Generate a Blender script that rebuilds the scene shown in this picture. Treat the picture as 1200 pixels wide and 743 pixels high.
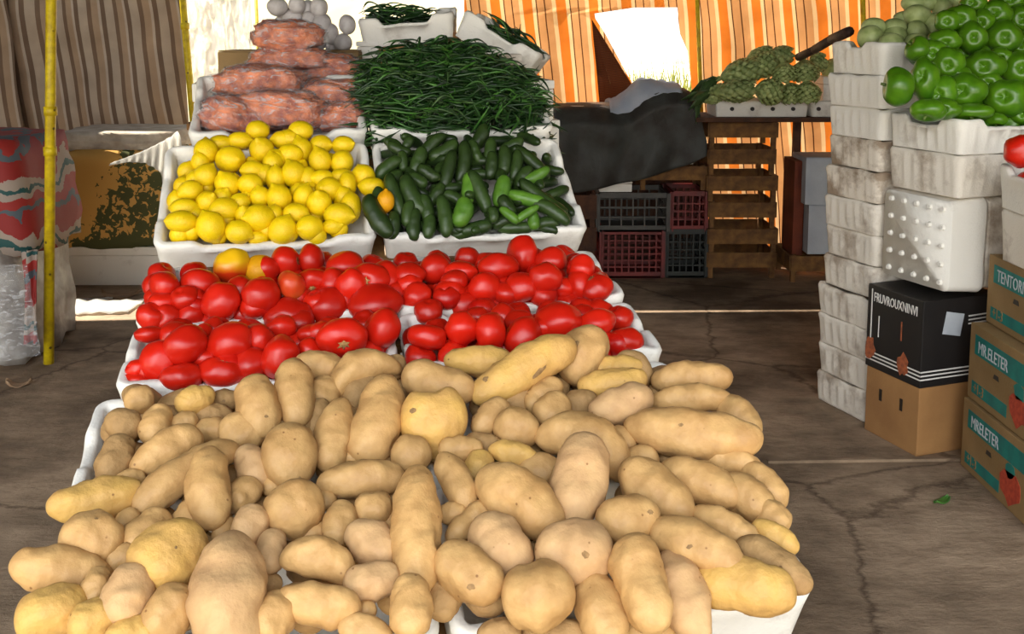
import bpy, bmesh, math, random
from mathutils import Vector, Matrix, noise, Euler
random.seed(7)
PI = math.pi
for o in list(bpy.data.objects):
    bpy.data.objects.remove(o, do_unlink=True)
COL = bpy.context.scene.collection
SC = bpy.context.scene

# ---------------------------------------------------------------- camera, world, sun, exposure
TH = math.radians(7.0)
CAM = Vector((0, 0, 1.5))
cd = bpy.data.cameras.new('camera')
cam = bpy.data.objects.new('camera', cd)
COL.objects.link(cam)
cam.location = CAM
cam.rotation_euler = (PI / 2 - TH, 0, 0)
cd.sensor_width = 36
cd.lens = 36
cd.shift_y = -0.1535
cd.clip_start = 0.05
SC.camera = cam
SC.view_settings.view_transform = 'Standard'
SC.view_settings.look = 'None'
SC.view_settings.gamma = 1
SC.view_settings.use_curve_mapping = False
SC.view_settings.exposure = 0.0

w = bpy.data.worlds.new('sky')
SC.world = w
w.use_nodes = True
nt = w.node_tree
bg = nt.nodes['Background']
tc = nt.nodes.new('ShaderNodeTexCoord')
sp = nt.nodes.new('ShaderNodeSeparateXYZ')
rp = nt.nodes.new('ShaderNodeValToRGB')
rp.color_ramp.elements[0].position = 0.0
rp.color_ramp.elements[0].color = (1.0, 0.96, 0.90, 1)
rp.color_ramp.elements[1].position = 0.9
rp.color_ramp.elements[1].color = (0.72, 0.84, 1.0, 1)
nt.links.new(tc.outputs['Generated'], sp.inputs[0])
nt.links.new(sp.outputs[2], rp.inputs[0])
nt.links.new(rp.outputs[0], bg.inputs[0])
bg.inputs[1].default_value = 1.0
# sky glow added in front of the stall for frontal light and tighter highlights
gl = nt.nodes.new('ShaderNodeVectorMath'); gl.operation = 'DOT_PRODUCT'
gl.inputs[1].default_value = Vector((-0.12, -0.90, 0.42)).normalized()
nt.links.new(tc.outputs['Generated'], gl.inputs[0])
g1 = nt.nodes.new('ShaderNodeMath'); g1.operation = 'MAXIMUM'; g1.inputs[1].default_value = 0.0
nt.links.new(gl.outputs['Value'], g1.inputs[0])
g2 = nt.nodes.new('ShaderNodeMath'); g2.operation = 'POWER'; g2.inputs[1].default_value = 9.0
nt.links.new(g1.outputs[0], g2.inputs[0])
g3 = nt.nodes.new('ShaderNodeMath'); g3.operation = 'MULTIPLY_ADD'; g3.inputs[1].default_value = 6.6; g3.inputs[2].default_value = 1.55
nt.links.new(g2.outputs[0], g3.inputs[0]); nt.links.new(g3.outputs[0], bg.inputs[1])

SUN_TO = Vector((-0.45, 0.30, 1.0)).normalized()
sd = bpy.data.lights.new('sun', 'SUN')
sd.energy = 15
sd.angle = math.radians(0.6)
sd.color = (1.0, 0.93, 0.82)
so = bpy.data.objects.new('sun', sd)
COL.objects.link(so)
so.rotation_euler = (-SUN_TO).to_track_quat('-Z', 'Y').to_euler()
so.location = (0, 4, 6)

# ---------------------------------------------------------------- projection helpers (photo pixel -> place)
FPX = 1200.0
PY0 = 40 + FPX * math.tan(TH)
CF = Vector((0, math.cos(TH), -math.sin(TH)))
CU = Vector((0, math.sin(TH), math.cos(TH)))
CR = Vector((1, 0, 0))

def ray(px, py):
    return CF + CR * ((px - 600) / FPX) + CU * (-(py - PY0) / FPX)

def P(px, py, Y):
    d = ray(px, py)
    return CAM + d * (Y / d.y)

class Frame:
    def __init__(s, origin, yaw):
        a = math.radians(yaw)
        s.o = Vector(origin)
        s.U = Vector((math.cos(a), math.sin(a), 0))
        s.V = Vector((-math.sin(a), math.cos(a), 0))
        s.yaw = a
    def pt(s, u, v, z):
        p = s.o + s.U * u + s.V * v
        p.z = z
        return p
    def surf(s, v0, z0, v1, z1, off=0.0, vmin=None, vmax=None):
        m = (z1 - z0) / (v1 - v0)
        def f(px, py):
            d = ray(px, py)
            c0 = (CAM - s.o).dot(s.V); c1 = d.dot(s.V)
            # CAM.z + d.z t = z0+off+(c0+c1 t - v0) m
            t = (z0 + off + (c0 - v0) * m - CAM.z) / (d.z - c1 * m)
            v = c0 + c1 * t
            if vmax is not None and (v > vmax or t < 0):
                t = (vmax - c0) / c1
            elif vmin is not None and v < vmin:
                t = (vmin - c0) / c1
            return CAM + d * t
        return f

# ---------------------------------------------------------------- object helpers
def props(o, label=None, cat=None, group=None, kind=None):
    if label: o['label'] = label
    if cat: o['category'] = cat
    if group: o['group'] = group
    if kind: o['kind'] = kind
    return o

def link(o, parent=None):
    COL.objects.link(o)
    if parent is not None:
        o.parent = parent
    return o

def mesh_obj(name, verts, faces, mat, parent=None, smooth=True, mw=None, mats=None, fmat=None):
    me = bpy.data.meshes.new(name)
    me.from_pydata([tuple(v) for v in verts], [], faces)
    me.update()
    if mats:
        for m in mats: me.materials.append(m)
        if fmat:
            me.polygons.foreach_set('material_index', fmat)
    else:
        me.materials.append(mat)
    if smooth:
        me.polygons.foreach_set('use_smooth', [True] * len(me.polygons))
    o = bpy.data.objects.new(name, me)
    link(o, parent)
    if mw is not None:
        o.matrix_local = mw
    return o

def bm_obj(name, bm, mat, parent=None, smooth=False, mw=None, bevel=0.0):
    if bevel > 0:
        bmesh.ops.bevel(bm, geom=list(bm.edges), offset=bevel, segments=2, profile=0.7, affect='EDGES')
    me = bpy.data.meshes.new(name)
    bm.normal_update()
    bm.to_mesh(me); bm.free()
    me.materials.append(mat)
    if smooth:
        me.polygons.foreach_set('use_smooth', [True] * len(me.polygons))
    o = bpy.data.objects.new(name, me)
    link(o, parent)
    if mw is not None:
        o.matrix_local = mw
    return o

def empty(name, loc=(0, 0, 0), rotz=0.0, mw=None):
    o = bpy.data.objects.new(name, None)
    o.empty_display_size = 0.05
    link(o)
    if mw is not None: o.matrix_world = mw
    else:
        o.location = loc; o.rotation_euler = (0, 0, rotz)
    return o

def copy_tree(o, parent=None):
    c = o.copy(); COL.objects.link(c); c.parent = parent
    for ch in list(o.children):
        copy_tree(ch, c)
    return c

def bx(bm, c, s, rot=None):
    r = bmesh.ops.create_cube(bm, size=1.0)
    M = Matrix.Translation(Vector(c))
    if rot is not None: M = M @ rot
    M = M @ Matrix.Diagonal((s[0], s[1], s[2], 1))
    bmesh.ops.transform(bm, matrix=M, verts=r['verts'])
    return r['verts']

def cyl(bm, a, b, r0, r1=None, n=14):
    a = Vector(a); b = Vector(b); r1 = r0 if r1 is None else r1
    d = b - a
    r = bmesh.ops.create_cone(bm, cap_ends=True, segments=n, radius1=r0, radius2=r1, depth=d.length)
    M = Matrix.Translation((a + b) / 2) @ d.to_track_quat('Z', 'Y').to_matrix().to_4x4()
    bmesh.ops.transform(bm, matrix=M, verts=r['verts'])

def basis(x, y, z, loc):
    M = Matrix.Identity(4)
    for i, v in enumerate((x, y, z)):
        M[0][i], M[1][i], M[2][i] = v
    M.translation = loc
    return M

# ---------------------------------------------------------------- materials
def nodes(name):
    m = bpy.data.materials.new(name); m.use_nodes = True
    return m, m.node_tree, m.node_tree.nodes['Principled BSDF']

def rgba(c): return (c[0], c[1], c[2], 1)

def lin(r, g, b):
    f = lambda v: (v / 255 / 12.92) if v / 255 <= 0.04045 else ((v / 255 + 0.055) / 1.055) ** 2.4
    return (f(r), f(g), f(b))

def mat(name, c1, c2=None, scale=8.0, rough=0.6, bump=0.0, bscale=60.0, spots=None, sscale=40.0, samt=0.08,
        coat=0.0, spec=0.5, metallic=0.0, detail=4.0, objrand=0.0, sss=0.0):
    m, t, b = nodes(name)
    L = t.links
    co = t.nodes.new('ShaderNodeTexCoord')
    col = None
    if c2 is not None:
        n = t.nodes.new('ShaderNodeTexNoise'); n.inputs['Scale'].default_value = scale; n.inputs['Detail'].default_value = detail
        L.new(co.outputs['Object'], n.inputs['Vector'])
        r = t.nodes.new('ShaderNodeValToRGB')
        r.color_ramp.elements[0].position = 0.36; r.color_ramp.elements[0].color = rgba(c1)
        r.color_ramp.elements[1].position = 0.64; r.color_ramp.elements[1].color = rgba(c2)
        L.new(n.outputs[0], r.inputs[0])
        col = r.outputs[0]
    if spots is not None:
        v = t.nodes.new('ShaderNodeTexVoronoi'); v.inputs['Scale'].default_value = sscale
        L.new(co.outputs['Object'], v.inputs['Vector'])
        r = t.nodes.new('ShaderNodeValToRGB')
        r.color_ramp.elements[0].position = samt * 0.5; r.color_ramp.elements[0].color = (1, 1, 1, 1)
        r.color_ramp.elements[1].position = samt; r.color_ramp.elements[1].color = (0, 0, 0, 1)
        L.new(v.outputs['Distance'], r.inputs[0])
        mx = t.nodes.new('ShaderNodeMix'); mx.data_type = 'RGBA'
        L.new(r.outputs[0], mx.inputs[0])
        if col: L.new(col, mx.inputs[6])
        else: mx.inputs[6].default_value = rgba(c1)
        mx.inputs[7].default_value = rgba(spots)
        col = mx.outputs[2]
    if objrand > 0:
        oi = t.nodes.new('ShaderNodeObjectInfo')
        mr = t.nodes.new('ShaderNodeMapRange')
        mr.inputs[3].default_value = 1 - objrand; mr.inputs[4].default_value = 1 + objrand
        L.new(oi.outputs['Random'], mr.inputs[0])
        h = t.nodes.new('ShaderNodeHueSaturation')
        L.new(mr.outputs[0], h.inputs['Value'])
        if col: L.new(col, h.inputs['Color'])
        else: h.inputs['Color'].default_value = rgba(c1)
        col = h.outputs[0]
    if col: L.new(col, b.inputs['Base Color'])
    else: b.inputs['Base Color'].default_value = rgba(c1)
    b.inputs['Roughness'].default_value = rough
    b.inputs['Specular IOR Level'].default_value = spec
    b.inputs['Metallic'].default_value = metallic
    b.inputs['Coat Weight'].default_value = coat
    b.inputs['Coat Roughness'].default_value = 0.15
    if sss > 0:
        b.inputs['Subsurface Weight'].default_value = sss
        b.inputs['Subsurface Radius'].default_value = (0.01, 0.005, 0.002)
        b.inputs['Subsurface Scale'].default_value = 1.0
    if bump > 0:
        n2 = t.nodes.new('ShaderNodeTexNoise'); n2.inputs['Scale'].default_value = bscale; n2.inputs['Detail'].default_value = 5
        L.new(co.outputs['Object'], n2.inputs['Vector'])
        bp = t.nodes.new('ShaderNodeBump'); bp.inputs['Strength'].default_value = bump; bp.inputs['Distance'].default_value = 0.01
        L.new(n2.outputs[0], bp.inputs['Height'])
        L.new(bp.outputs[0], b.inputs['Normal'])
    return m

M = {}
M['pot_tan'] = mat('potato_skin_tan', lin(204, 162, 104), lin(176, 134, 82), 18, 0.5, 0.35, 55, lin(140, 98, 58), 26, 0.075, objrand=0.07, spec=0.3)
M['pot_yel'] = mat('potato_skin_yellow', lin(214, 170, 92), lin(192, 148, 86), 12, 0.5, 0.3, 90, lin(140, 98, 50), 26, 0.07, objrand=0.05, spec=0.3)
M['pot_pink'] = mat('potato_skin_pinkish', lin(206, 166, 116), lin(184, 144, 100), 18, 0.55, 0.35, 55, lin(140, 100, 64), 26, 0.07, objrand=0.05, spec=0.25)
M['pot_brown'] = mat('potato_skin_dusty', lin(176, 140, 92), lin(150, 115, 72), 16, 0.65, 0.35, 80, lin(110, 78, 46), 30, 0.1, objrand=0.07, spec=0.2)
M['tom'] = mat('tomato_skin', lin(204, 34, 14), lin(184, 18, 8), 9, 0.33, 0.06, 40, coat=0.12, objrand=0.14, spec=0.4)
M['tom_or'] = mat('tomato_skin_orange', lin(206, 50, 20), lin(196, 84, 34), 12, 0.33, 0.06, 40, coat=0.12, spec=0.4)
M['scar'] = mat('tomato_scar', lin(138, 104, 58), lin(186, 140, 84), 200, 0.8, 0.4, 200)
M['lemon'] = mat('lemon_peel', lin(238, 204, 10), lin(224, 184, 8), 12, 0.42, 0.25, 260, objrand=0.06, spec=0.4, sss=0.1)
M['lemon_amb'] = mat('lemon_peel_amber', lin(225, 160, 10), lin(210, 140, 10), 12, 0.45, 0.25, 260, spec=0.4)
M['cuc'] = mat('cucumber_skin', lin(50, 70, 28), lin(30, 46, 18), 16, 0.38, 0.15, 70, objrand=0.25, spec=0.4)
M['cuc_lt'] = mat('cucumber_skin_light', lin(84, 124, 36), lin(58, 96, 30), 16, 0.38, 0.15, 70, objrand=0.15, spec=0.4)
M['cuc_tip'] = mat('cucumber_tip', lin(120, 140, 84), lin(90, 116, 60), 60, 0.5)
M['chili'] = mat('chili_skin', lin(34, 66, 24), lin(18, 40, 14), 20, 0.35, 0.0, objrand=0.35, spec=0.5)
M['chili_lt'] = mat('chili_skin_light', lin(70, 116, 44), lin(44, 84, 30), 20, 0.35, 0.0, objrand=0.25, spec=0.5)
M['bell'] = mat('bell_pepper_skin', lin(88, 136, 22), lin(50, 96, 12), 9, 0.3, 0.08, 40, coat=0.15, objrand=0.15, spec=0.45)
M['stem'] = mat('green_stem', lin(96, 116, 50), lin(70, 90, 36), 40, 0.6)
M['squash'] = mat('pale_squash_skin', lin(172, 184, 122), lin(138, 154, 90), 30, 0.5, 0.1, 60, objrand=0.1)
M['onion'] = mat('pale_bulb_skin', lin(206, 200, 196), lin(176, 168, 166), 22, 0.45, 0.1, 60, objrand=0.06)
M['arti'] = mat('artichoke_leaf', lin(172, 184, 118), lin(120, 140, 76), 26, 0.55, 0.3, 60, objrand=0.12)
M['leaf_dk'] = mat('dark_leaf', lin(70, 98, 48), lin(44, 68, 32), 30, 0.5, 0.2, 60)
M['yellow'] = mat('yellow_paint', lin(222, 196, 16), lin(190, 160, 20), 30, 0.5, 0.25, 40, lin(90, 70, 20), 14, 0.12)
M['wood'] = mat('crate_wood', lin(128, 90, 42), lin(92, 60, 27), 18, 0.8, 0.4, 60, objrand=0.12)
M['wood_dk'] = mat('dark_board', lin(84, 50, 26), lin(58, 34, 20), 14, 0.8, 0.4, 60)
M['stick'] = mat('dark_bark', lin(56, 34, 22), lin(34, 20, 14), 50, 0.7, 0.6, 60)
M['red_pl'] = mat('red_plastic', lin(122, 26, 16), lin(92, 18, 12), 10, 0.5, 0.1, 40)
M['grey_pl'] = mat('grey_plastic', lin(72, 70, 62), lin(52, 50, 45), 10, 0.5, 0.1, 40)
M['green_pl'] = mat('dark_green_plastic', lin(30, 36, 28), lin(20, 25, 20), 10, 0.5, 0.1, 40)
M['card'] = mat('cardboard', lin(166, 122, 72), lin(146, 104, 60), 5, 0.8, 0.15, 120)
M['card_dk'] = mat('brown_cardboard', lin(150, 120, 76), lin(132, 104, 62), 5, 0.8, 0.15, 120)
M['card_red'] = mat('red_brown_cardboard', lin(120, 52, 24), lin(96, 40, 20), 7, 0.8, 0.15, 100)
M['black'] = mat('black_print', lin(24, 22, 22), lin(32, 29, 28), 5, 0.5)
M['white_ink'] = mat('white_print', lin(225, 222, 215))
M['teal'] = mat('teal_print', lin(0, 122, 112), lin(10, 104, 98), 20, 0.7)
M['red_ink'] = mat('red_print', lin(190, 70, 40), lin(160, 50, 30), 60, 0.7)
M['rust_ink'] = mat('rust_print', lin(170, 90, 50), lin(130, 70, 44), 60, 0.7)
M['hole'] = mat('dark_hole', lin(30, 20, 14))
M['wcard'] = mat('white_carton', lin(190, 196, 200), lin(170, 176, 184), 6, 0.7, 0.1, 80, lin(130, 70, 50), 9, 0.12)
M['tarp'] = mat('black_tarp', lin(60, 62, 58), lin(44, 40, 34), 7, 0.65, 0.6, 24)
M['wtarp'] = mat('white_plastic_sheet', lin(220, 226, 235), lin(190, 200, 215), 9, 0.3, 0.5, 30)
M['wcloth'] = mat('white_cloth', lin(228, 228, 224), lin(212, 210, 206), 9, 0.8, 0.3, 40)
M['bagfill'] = mat('shredded_orange', lin(226, 124, 62), lin(150, 62, 30), 26, 0.6, 1.0, 70, detail=10)
M['film_wr'] = None
M['paper'] = mat('paper_scrap', lin(150, 120, 90), lin(120, 95, 70), 12, 0.8)

def foam_mat(name, dirt=0.0, seed=0.0, base=(232, 228, 218), wood=False):
    m, t, b = nodes(name); L = t.links
    co = t.nodes.new('ShaderNodeTexCoord')
    mp = t.nodes.new('ShaderNodeMapping'); mp.inputs['Location'].default_value = (seed, seed * 1.7, seed * 0.3)
    L.new(co.outputs['Object'], mp.inputs['Vector'])
    n = t.nodes.new('ShaderNodeTexNoise'); n.inputs['Scale'].default_value = 6; n.inputs['Detail'].default_value = 8
    n.inputs['Roughness'].default_value = 0.65
    L.new(mp.outputs[0], n.inputs['Vector'])
    r = t.nodes.new('ShaderNodeValToRGB')
    r.color_ramp.elements[0].position = 0.60 - 0.22 * dirt; r.color_ramp.elements[0].color = rgba(lin(*base))
    r.color_ramp.elements[1].position = 0.74 - 0.14 * dirt
    k = min(1.0, 0.35 + dirt)
    bc = lin(*base); dc = lin(120, 92, 62)
    r.color_ramp.elements[1].color = rgba([bc[i] * (1 - k * 0.8) + dc[i] * k * 0.8 for i in range(3)])
    L.new(n.outputs[0], r.inputs[0])
    L.new(r.outputs[0], b.inputs['Base Color'])
    b.inputs['Roughness'].default_value = 0.65
    b.inputs['Specular IOR Level'].default_value = 0.3
    v = t.nodes.new('ShaderNodeTexVoronoi'); v.inputs['Scale'].default_value = 160
    L.new(co.outputs['Object'], v.inputs['Vector'])
    n3 = t.nodes.new('ShaderNodeTexNoise'); n3.inputs['Scale'].default_value = 18; n3.inputs['Detail'].default_value = 3
    L.new(mp.outputs[0], n3.inputs['Vector'])
    ad = t.nodes.new('ShaderNodeMath'); ad.operation = 'MULTIPLY_ADD'
    L.new(v.outputs['Distance'], ad.inputs[0]); ad.inputs[1].default_value = 0.12; L.new(n3.outputs[0], ad.inputs[2])
    bp = t.nodes.new('ShaderNodeBump'); bp.inputs['Strength'].default_value = 0.35; bp.inputs['Distance'].default_value = 0.012
    L.new(ad.outputs[0], bp.inputs['Height']); L.new(bp.outputs[0], b.inputs['Normal'])
    return m
FOAM = [foam_mat('foam_clean_%d' % i if False else 'white_foam', 0.12, i * 3.1) for i in range(4)]
FOAMX = foam_mat('heavily_stained_foam', 0.62, 31.0, (224, 214, 198))
_r = [n for n in FOAMX.node_tree.nodes if n.type == 'VALTORGB'][0]; _r.color_ramp.elements[0].position = .46; _r.color_ramp.elements[1].position = .60
FOAMD = [foam_mat('stained_white_foam', 0.5, 11 + i * 5.3, (226, 218, 204)) for i in range(4)]

def ramp_stripes(t, L, vec, period, bands, shear=0.0):
    """constant-interpolation stripes across object X"""
    s = t.nodes.new('ShaderNodeSeparateXYZ'); L.new(vec, s.inputs[0])
    a = t.nodes.new('ShaderNodeMath'); a.operation = 'MULTIPLY_ADD'
    L.new(s.outputs[2], a.inputs[0]); a.inputs[1].default_value = shear; L.new(s.outputs[0], a.inputs[2])
    n = t.nodes.new('ShaderNodeTexNoise'); n.inputs['Scale'].default_value = 1.3
    L.new(vec, n.inputs['Vector'])
    a2 = t.nodes.new('ShaderNodeMath'); a2.operation = 'MULTIPLY_ADD'
    L.new(n.outputs[0], a2.inputs[0]); a2.inputs[1].default_value = 0.05; L.new(a.outputs[0], a2.inputs[2])
    d = t.nodes.new('ShaderNodeMath'); d.operation = 'DIVIDE'; L.new(a2.outputs[0], d.inputs[0]); d.inputs[1].default_value = period
    f = t.nodes.new('ShaderNodeMath'); f.operation = 'FRACT'; L.new(d.outputs[0], f.inputs[0])
    r = t.nodes.new('ShaderNodeValToRGB'); r.color_ramp.interpolation = 'CONSTANT'
    els = r.color_ramp.elements
    els[0].position = 0; els[0].color = rgba(bands[0][1])
    els[1].position = bands[1][0]; els[1].color = rgba(bands[1][1])
    for pos, c in bands[2:]:
        e = els.new(pos); e.color = rgba(c)
    L.new(f.outputs[0], r.inputs[0])
    return r.outputs[0]

def curtain_mat(name, period, bands, transl, shear=0.0, tr_tint=None):
    m, t, b = nodes(name); L = t.links
    co = t.nodes.new('ShaderNodeTexCoord')
    c = ramp_stripes(t, L, co.outputs['Object'], period, bands, shear)
    nz = t.nodes.new('ShaderNodeTexNoise'); nz.inputs['Scale'].default_value = 5; nz.inputs['Detail'].default_value = 6
    L.new(co.outputs['Object'], nz.inputs['Vector'])
    mr = t.nodes.new('ShaderNodeMapRange'); mr.inputs[1].default_value = 0.3; mr.inputs[2].default_value = 0.7
    mr.inputs[3].default_value = 0.78; mr.inputs[4].default_value = 1.05
    L.new(nz.outputs[0], mr.inputs[0])
    h = t.nodes.new('ShaderNodeHueSaturation'); L.new(mr.outputs[0], h.inputs['Value']); L.new(c, h.inputs['Color'])
    wv = t.nodes.new('ShaderNodeTexNoise'); wv.inputs['Scale'].default_value = 4; wv.inputs['Detail'].default_value = 4
    L.new(co.outputs['Object'], wv.inputs['Vector'])
    bp = t.nodes.new('ShaderNodeBump'); bp.inputs['Strength'].default_value = 0.5; bp.inputs['Distance'].default_value = 0.04
    L.new(wv.outputs[0], bp.inputs['Height'])
    L.new(h.outputs[0], b.inputs['Base Color']); b.inputs['Roughness'].default_value = 0.9
    b.inputs['Specular IOR Level'].default_value = 0.1
    L.new(bp.outputs[0], b.inputs['Normal'])
    if transl > 0:
        tr = t.nodes.new('ShaderNodeBsdfTranslucent'); L.new(h.outputs[0], tr.inputs[0]); L.new(bp.outputs[0], tr.inputs['Normal'])
        mx = t.nodes.new('ShaderNodeMixShader'); mx.inputs[0].default_value = transl
        L.new(b.outputs[0], mx.inputs[1]); L.new(tr.outputs[0], mx.inputs[2])
        L.new(mx.outputs[0], t.nodes['Material Output'].inputs[0])
    return m
ORG = lin(222, 122, 44); CRM = lin(240, 198, 146); TAN = lin(214, 154, 100); DKL = lin(96, 56, 34)
M['cur_or'] = curtain_mat('orange_striped_cloth', 0.215, [(0, ORG), (.29, CRM), (.40, DKL), (.435, TAN), (.65, DKL), (.685, TAN), (.88, CRM), (.97, CRM)], 0.38, 0.10)
M['cur_br'] = curtain_mat('brown_striped_cloth', 0.170, [(0, lin(124, 102, 84)), (.17, lin(190, 170, 148)), (.50, lin(130, 106, 86)), (.66, lin(180, 152, 124)), (.9, lin(196, 178, 158))], 0.0, 0.09)
M['cur_flap'] = curtain_mat('dull_striped_cloth', 0.09, [(0, lin(120, 62, 34)), (.5, lin(88, 56, 40)), (.8, lin(140, 84, 50))], 0.05, 8.0)
M['tent'] = mat('dark_tent_cloth', lin(120, 96, 70), lin(100, 80, 60), 3, 0.9, 0.3, 10)

# clear film
m, t, b = nodes('clear_film'); L = t.links
b.inputs['Base Color'].default_value = (0.9, 0.9, 0.9, 1); b.inputs['Roughness'].default_value = 0.18
co = t.nodes.new('ShaderNodeTexCoord')
mp = t.nodes.new('ShaderNodeMapping'); mp.inputs['Scale'].default_value = (1, 2, 3); mp.inputs['Rotation'].default_value = (.3, .35, .2)
L.new(co.outputs['Object'], mp.inputs['Vector'])
n = t.nodes.new('ShaderNodeTexNoise'); n.inputs['Scale'].default_value = 17; n.inputs['Detail'].default_value = 8
n.inputs['Distortion'].default_value = 1.5
L.new(mp.outputs[0], n.inputs['Vector'])
r = t.nodes.new('ShaderNodeValToRGB'); r.color_ramp.elements[0].position = 0.48; r.color_ramp.elements[1].position = 0.78
r.color_ramp.elements[0].color = (0.10, 0.10, 0.10, 1); r.color_ramp.elements[1].color = (0.5, 0.5, 0.5, 1)
L.new(n.outputs[0], r.inputs[0])
tp = t.nodes.new('ShaderNodeBsdfTransparent'); mx = t.nodes.new('ShaderNodeMixShader')
L.new(r.outputs[0], mx.inputs[0]); L.new(tp.outputs[0], mx.inputs[1]); L.new(b.outputs[0], mx.inputs[2])
L.new(mx.outputs[0], t.nodes['Material Output'].inputs[0])
bp = t.nodes.new('ShaderNodeBump'); bp.inputs['Strength'].default_value = 0.8; bp.inputs['Distance'].default_value = 0.02
L.new(n.outputs[0], bp.inputs['Height']); L.new(bp.outputs[0], b.inputs['Normal'])
M['film'] = m

# heavier sheet for the big gap
m, t, b = nodes('milky_sheet'); L = t.links
co = t.nodes.new('ShaderNodeTexCoord')
mp = t.nodes.new('ShaderNodeMapping'); mp.inputs['Scale'].default_value = (16, 1, 5); mp.inputs['Rotation'].default_value = (0, 0.25, 0)
L.new(co.outputs['Object'], mp.inputs['Vector'])
n = t.nodes.new('ShaderNodeTexNoise'); n.inputs['Scale'].default_value = 1.6; n.inputs['Detail'].default_value = 9; n.inputs['Distortion'].default_value = 1.2
L.new(mp.outputs[0], n.inputs['Vector'])
r = t.nodes.new('ShaderNodeValToRGB'); r.color_ramp.elements[0].position = 0.42; r.color_ramp.elements[1].position = 0.55
r.color_ramp.elements[0].color = (0.15, 0.15, 0.15, 1); r.color_ramp.elements[1].color = (0.92, 0.92, 0.92, 1)
L.new(n.outputs[0], r.inputs[0])
b.inputs['Base Color'].default_value = rgba(lin(200, 200, 204)); b.inputs['Roughness'].default_value = 0.3
trl = t.nodes.new('ShaderNodeBsdfTranslucent'); trl.inputs[0].default_value = rgba(lin(190, 184, 178))
m1 = t.nodes.new('ShaderNodeMixShader'); m1.inputs[0].default_value = 0.35
L.new(b.outputs[0], m1.inputs[1]); L.new(trl.outputs[0], m1.inputs[2])
tp = t.nodes.new('ShaderNodeBsdfTransparent'); mx = t.nodes.new('ShaderNodeMixShader')
L.new(r.outputs[0], mx.inputs[0]); L.new(tp.outputs[0], mx.inputs[1]); L.new(m1.outputs[0], mx.inputs[2])
L.new(mx.outputs[0], t.nodes['Material Output'].inputs[0])
M['sheet'] = m

# floor
m, t, b = nodes('dusty_concrete'); L = t.links
co = t.nodes.new('ShaderNodeTexCoord')
n1 = t.nodes.new('ShaderNodeTexNoise'); n1.inputs['Scale'].default_value = 1.1; n1.inputs['Detail'].default_value = 8; n1.inputs['Roughness'].default_value = 0.6
L.new(co.outputs['Object'], n1.inputs['Vector'])
r = t.nodes.new('ShaderNodeValToRGB')
r.color_ramp.elements[0].position = 0.38; r.color_ramp.elements[0].color = rgba(lin(92, 75, 57))
r.color_ramp.elements[1].position = 0.62; r.color_ramp.elements[1].color = rgba(lin(170, 146, 120))
L.new(n1.outputs[0], r.inputs[0])
mp = t.nodes.new('ShaderNodeMapping'); mp.inputs['Scale'].default_value = (1.0, 1.9, 1)
L.new(co.outputs['Object'], mp.inputs['Vector'])
n2 = t.nodes.new('ShaderNodeTexNoise'); n2.inputs['Scale'].default_value = 4.5; n2.inputs['Detail'].default_value = 10; n2.inputs['Roughness'].default_value = 0.7
L.new(mp.outputs[0], n2.inputs['Vector'])
r2 = t.nodes.new('ShaderNodeValToRGB')
r2.color_ramp.elements[0].position = 0.34; r2.color_ramp.elements[0].color = (0.62, 0.60, 0.58, 1)
r2.color_ramp.elements[1].position = 0.60; r2.color_ramp.elements[1].color = (1.08, 1.08, 1.08, 1)
L.new(n2.outputs[0], r2.inputs[0])
mu = t.nodes.new('ShaderNodeMix'); mu.data_type = 'RGBA'; mu.blend_type = 'MULTIPLY'; mu.inputs[0].default_value = 1
L.new(r.outputs[0], mu.inputs[6]); L.new(r2.outputs[0], mu.inputs[7])
v = t.nodes.new('ShaderNodeTexVoronoi'); v.feature = 'DISTANCE_TO_EDGE'; v.inputs['Scale'].default_value = 0.9
nd = t.nodes.new('ShaderNodeMix'); nd.data_type = 'RGBA'; nd.inputs[0].default_value = 0.12
L.new(co.outputs['Object'], nd.inputs[6]); L.new(n2.outputs[1], nd.inputs[7]); L.new(nd.outputs[2], v.inputs['Vector'])
r3 = t.nodes.new('ShaderNodeValToRGB')
r3.color_ramp.elements[0].position = 0.0; r3.color_ramp.elements[0].color = (0.45, 0.42, 0.40, 1)
r3.color_ramp.elements[1].position = 0.012; r3.color_ramp.elements[1].color = (1, 1, 1, 1)
L.new(v.outputs['Distance'], r3.inputs[0])
mu2 = t.nodes.new('ShaderNodeMix'); mu2.data_type = 'RGBA'; mu2.blend_type = 'MULTIPLY'; mu2.inputs[0].default_value = 1
L.new(mu.outputs[2], mu2.inputs[6]); L.new(r3.outputs[0], mu2.inputs[7])
L.new(mu2.outputs[2], b.inputs['Base Color'])
b.inputs['Roughness'].default_value = 0.85
b.inputs['Specular IOR Level'].default_value = 0.25
bp = t.nodes.new('ShaderNodeBump'); bp.inputs['Strength'].default_value = 0.6; bp.inputs['Distance'].default_value = 0.03
L.new(n2.outputs[0], bp.inputs['Height']); L.new(bp.outputs[0], b.inputs['Normal'])
M['floor'] = m
M['sand'] = mat('pale_sand', lin(226, 214, 186), lin(206, 196, 160), 1.5, 0.9, 0.3, 6)
M['grass'] = mat('dry_grass', lin(110, 118, 40), lin(150, 150, 70), 3, 0.9)

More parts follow.
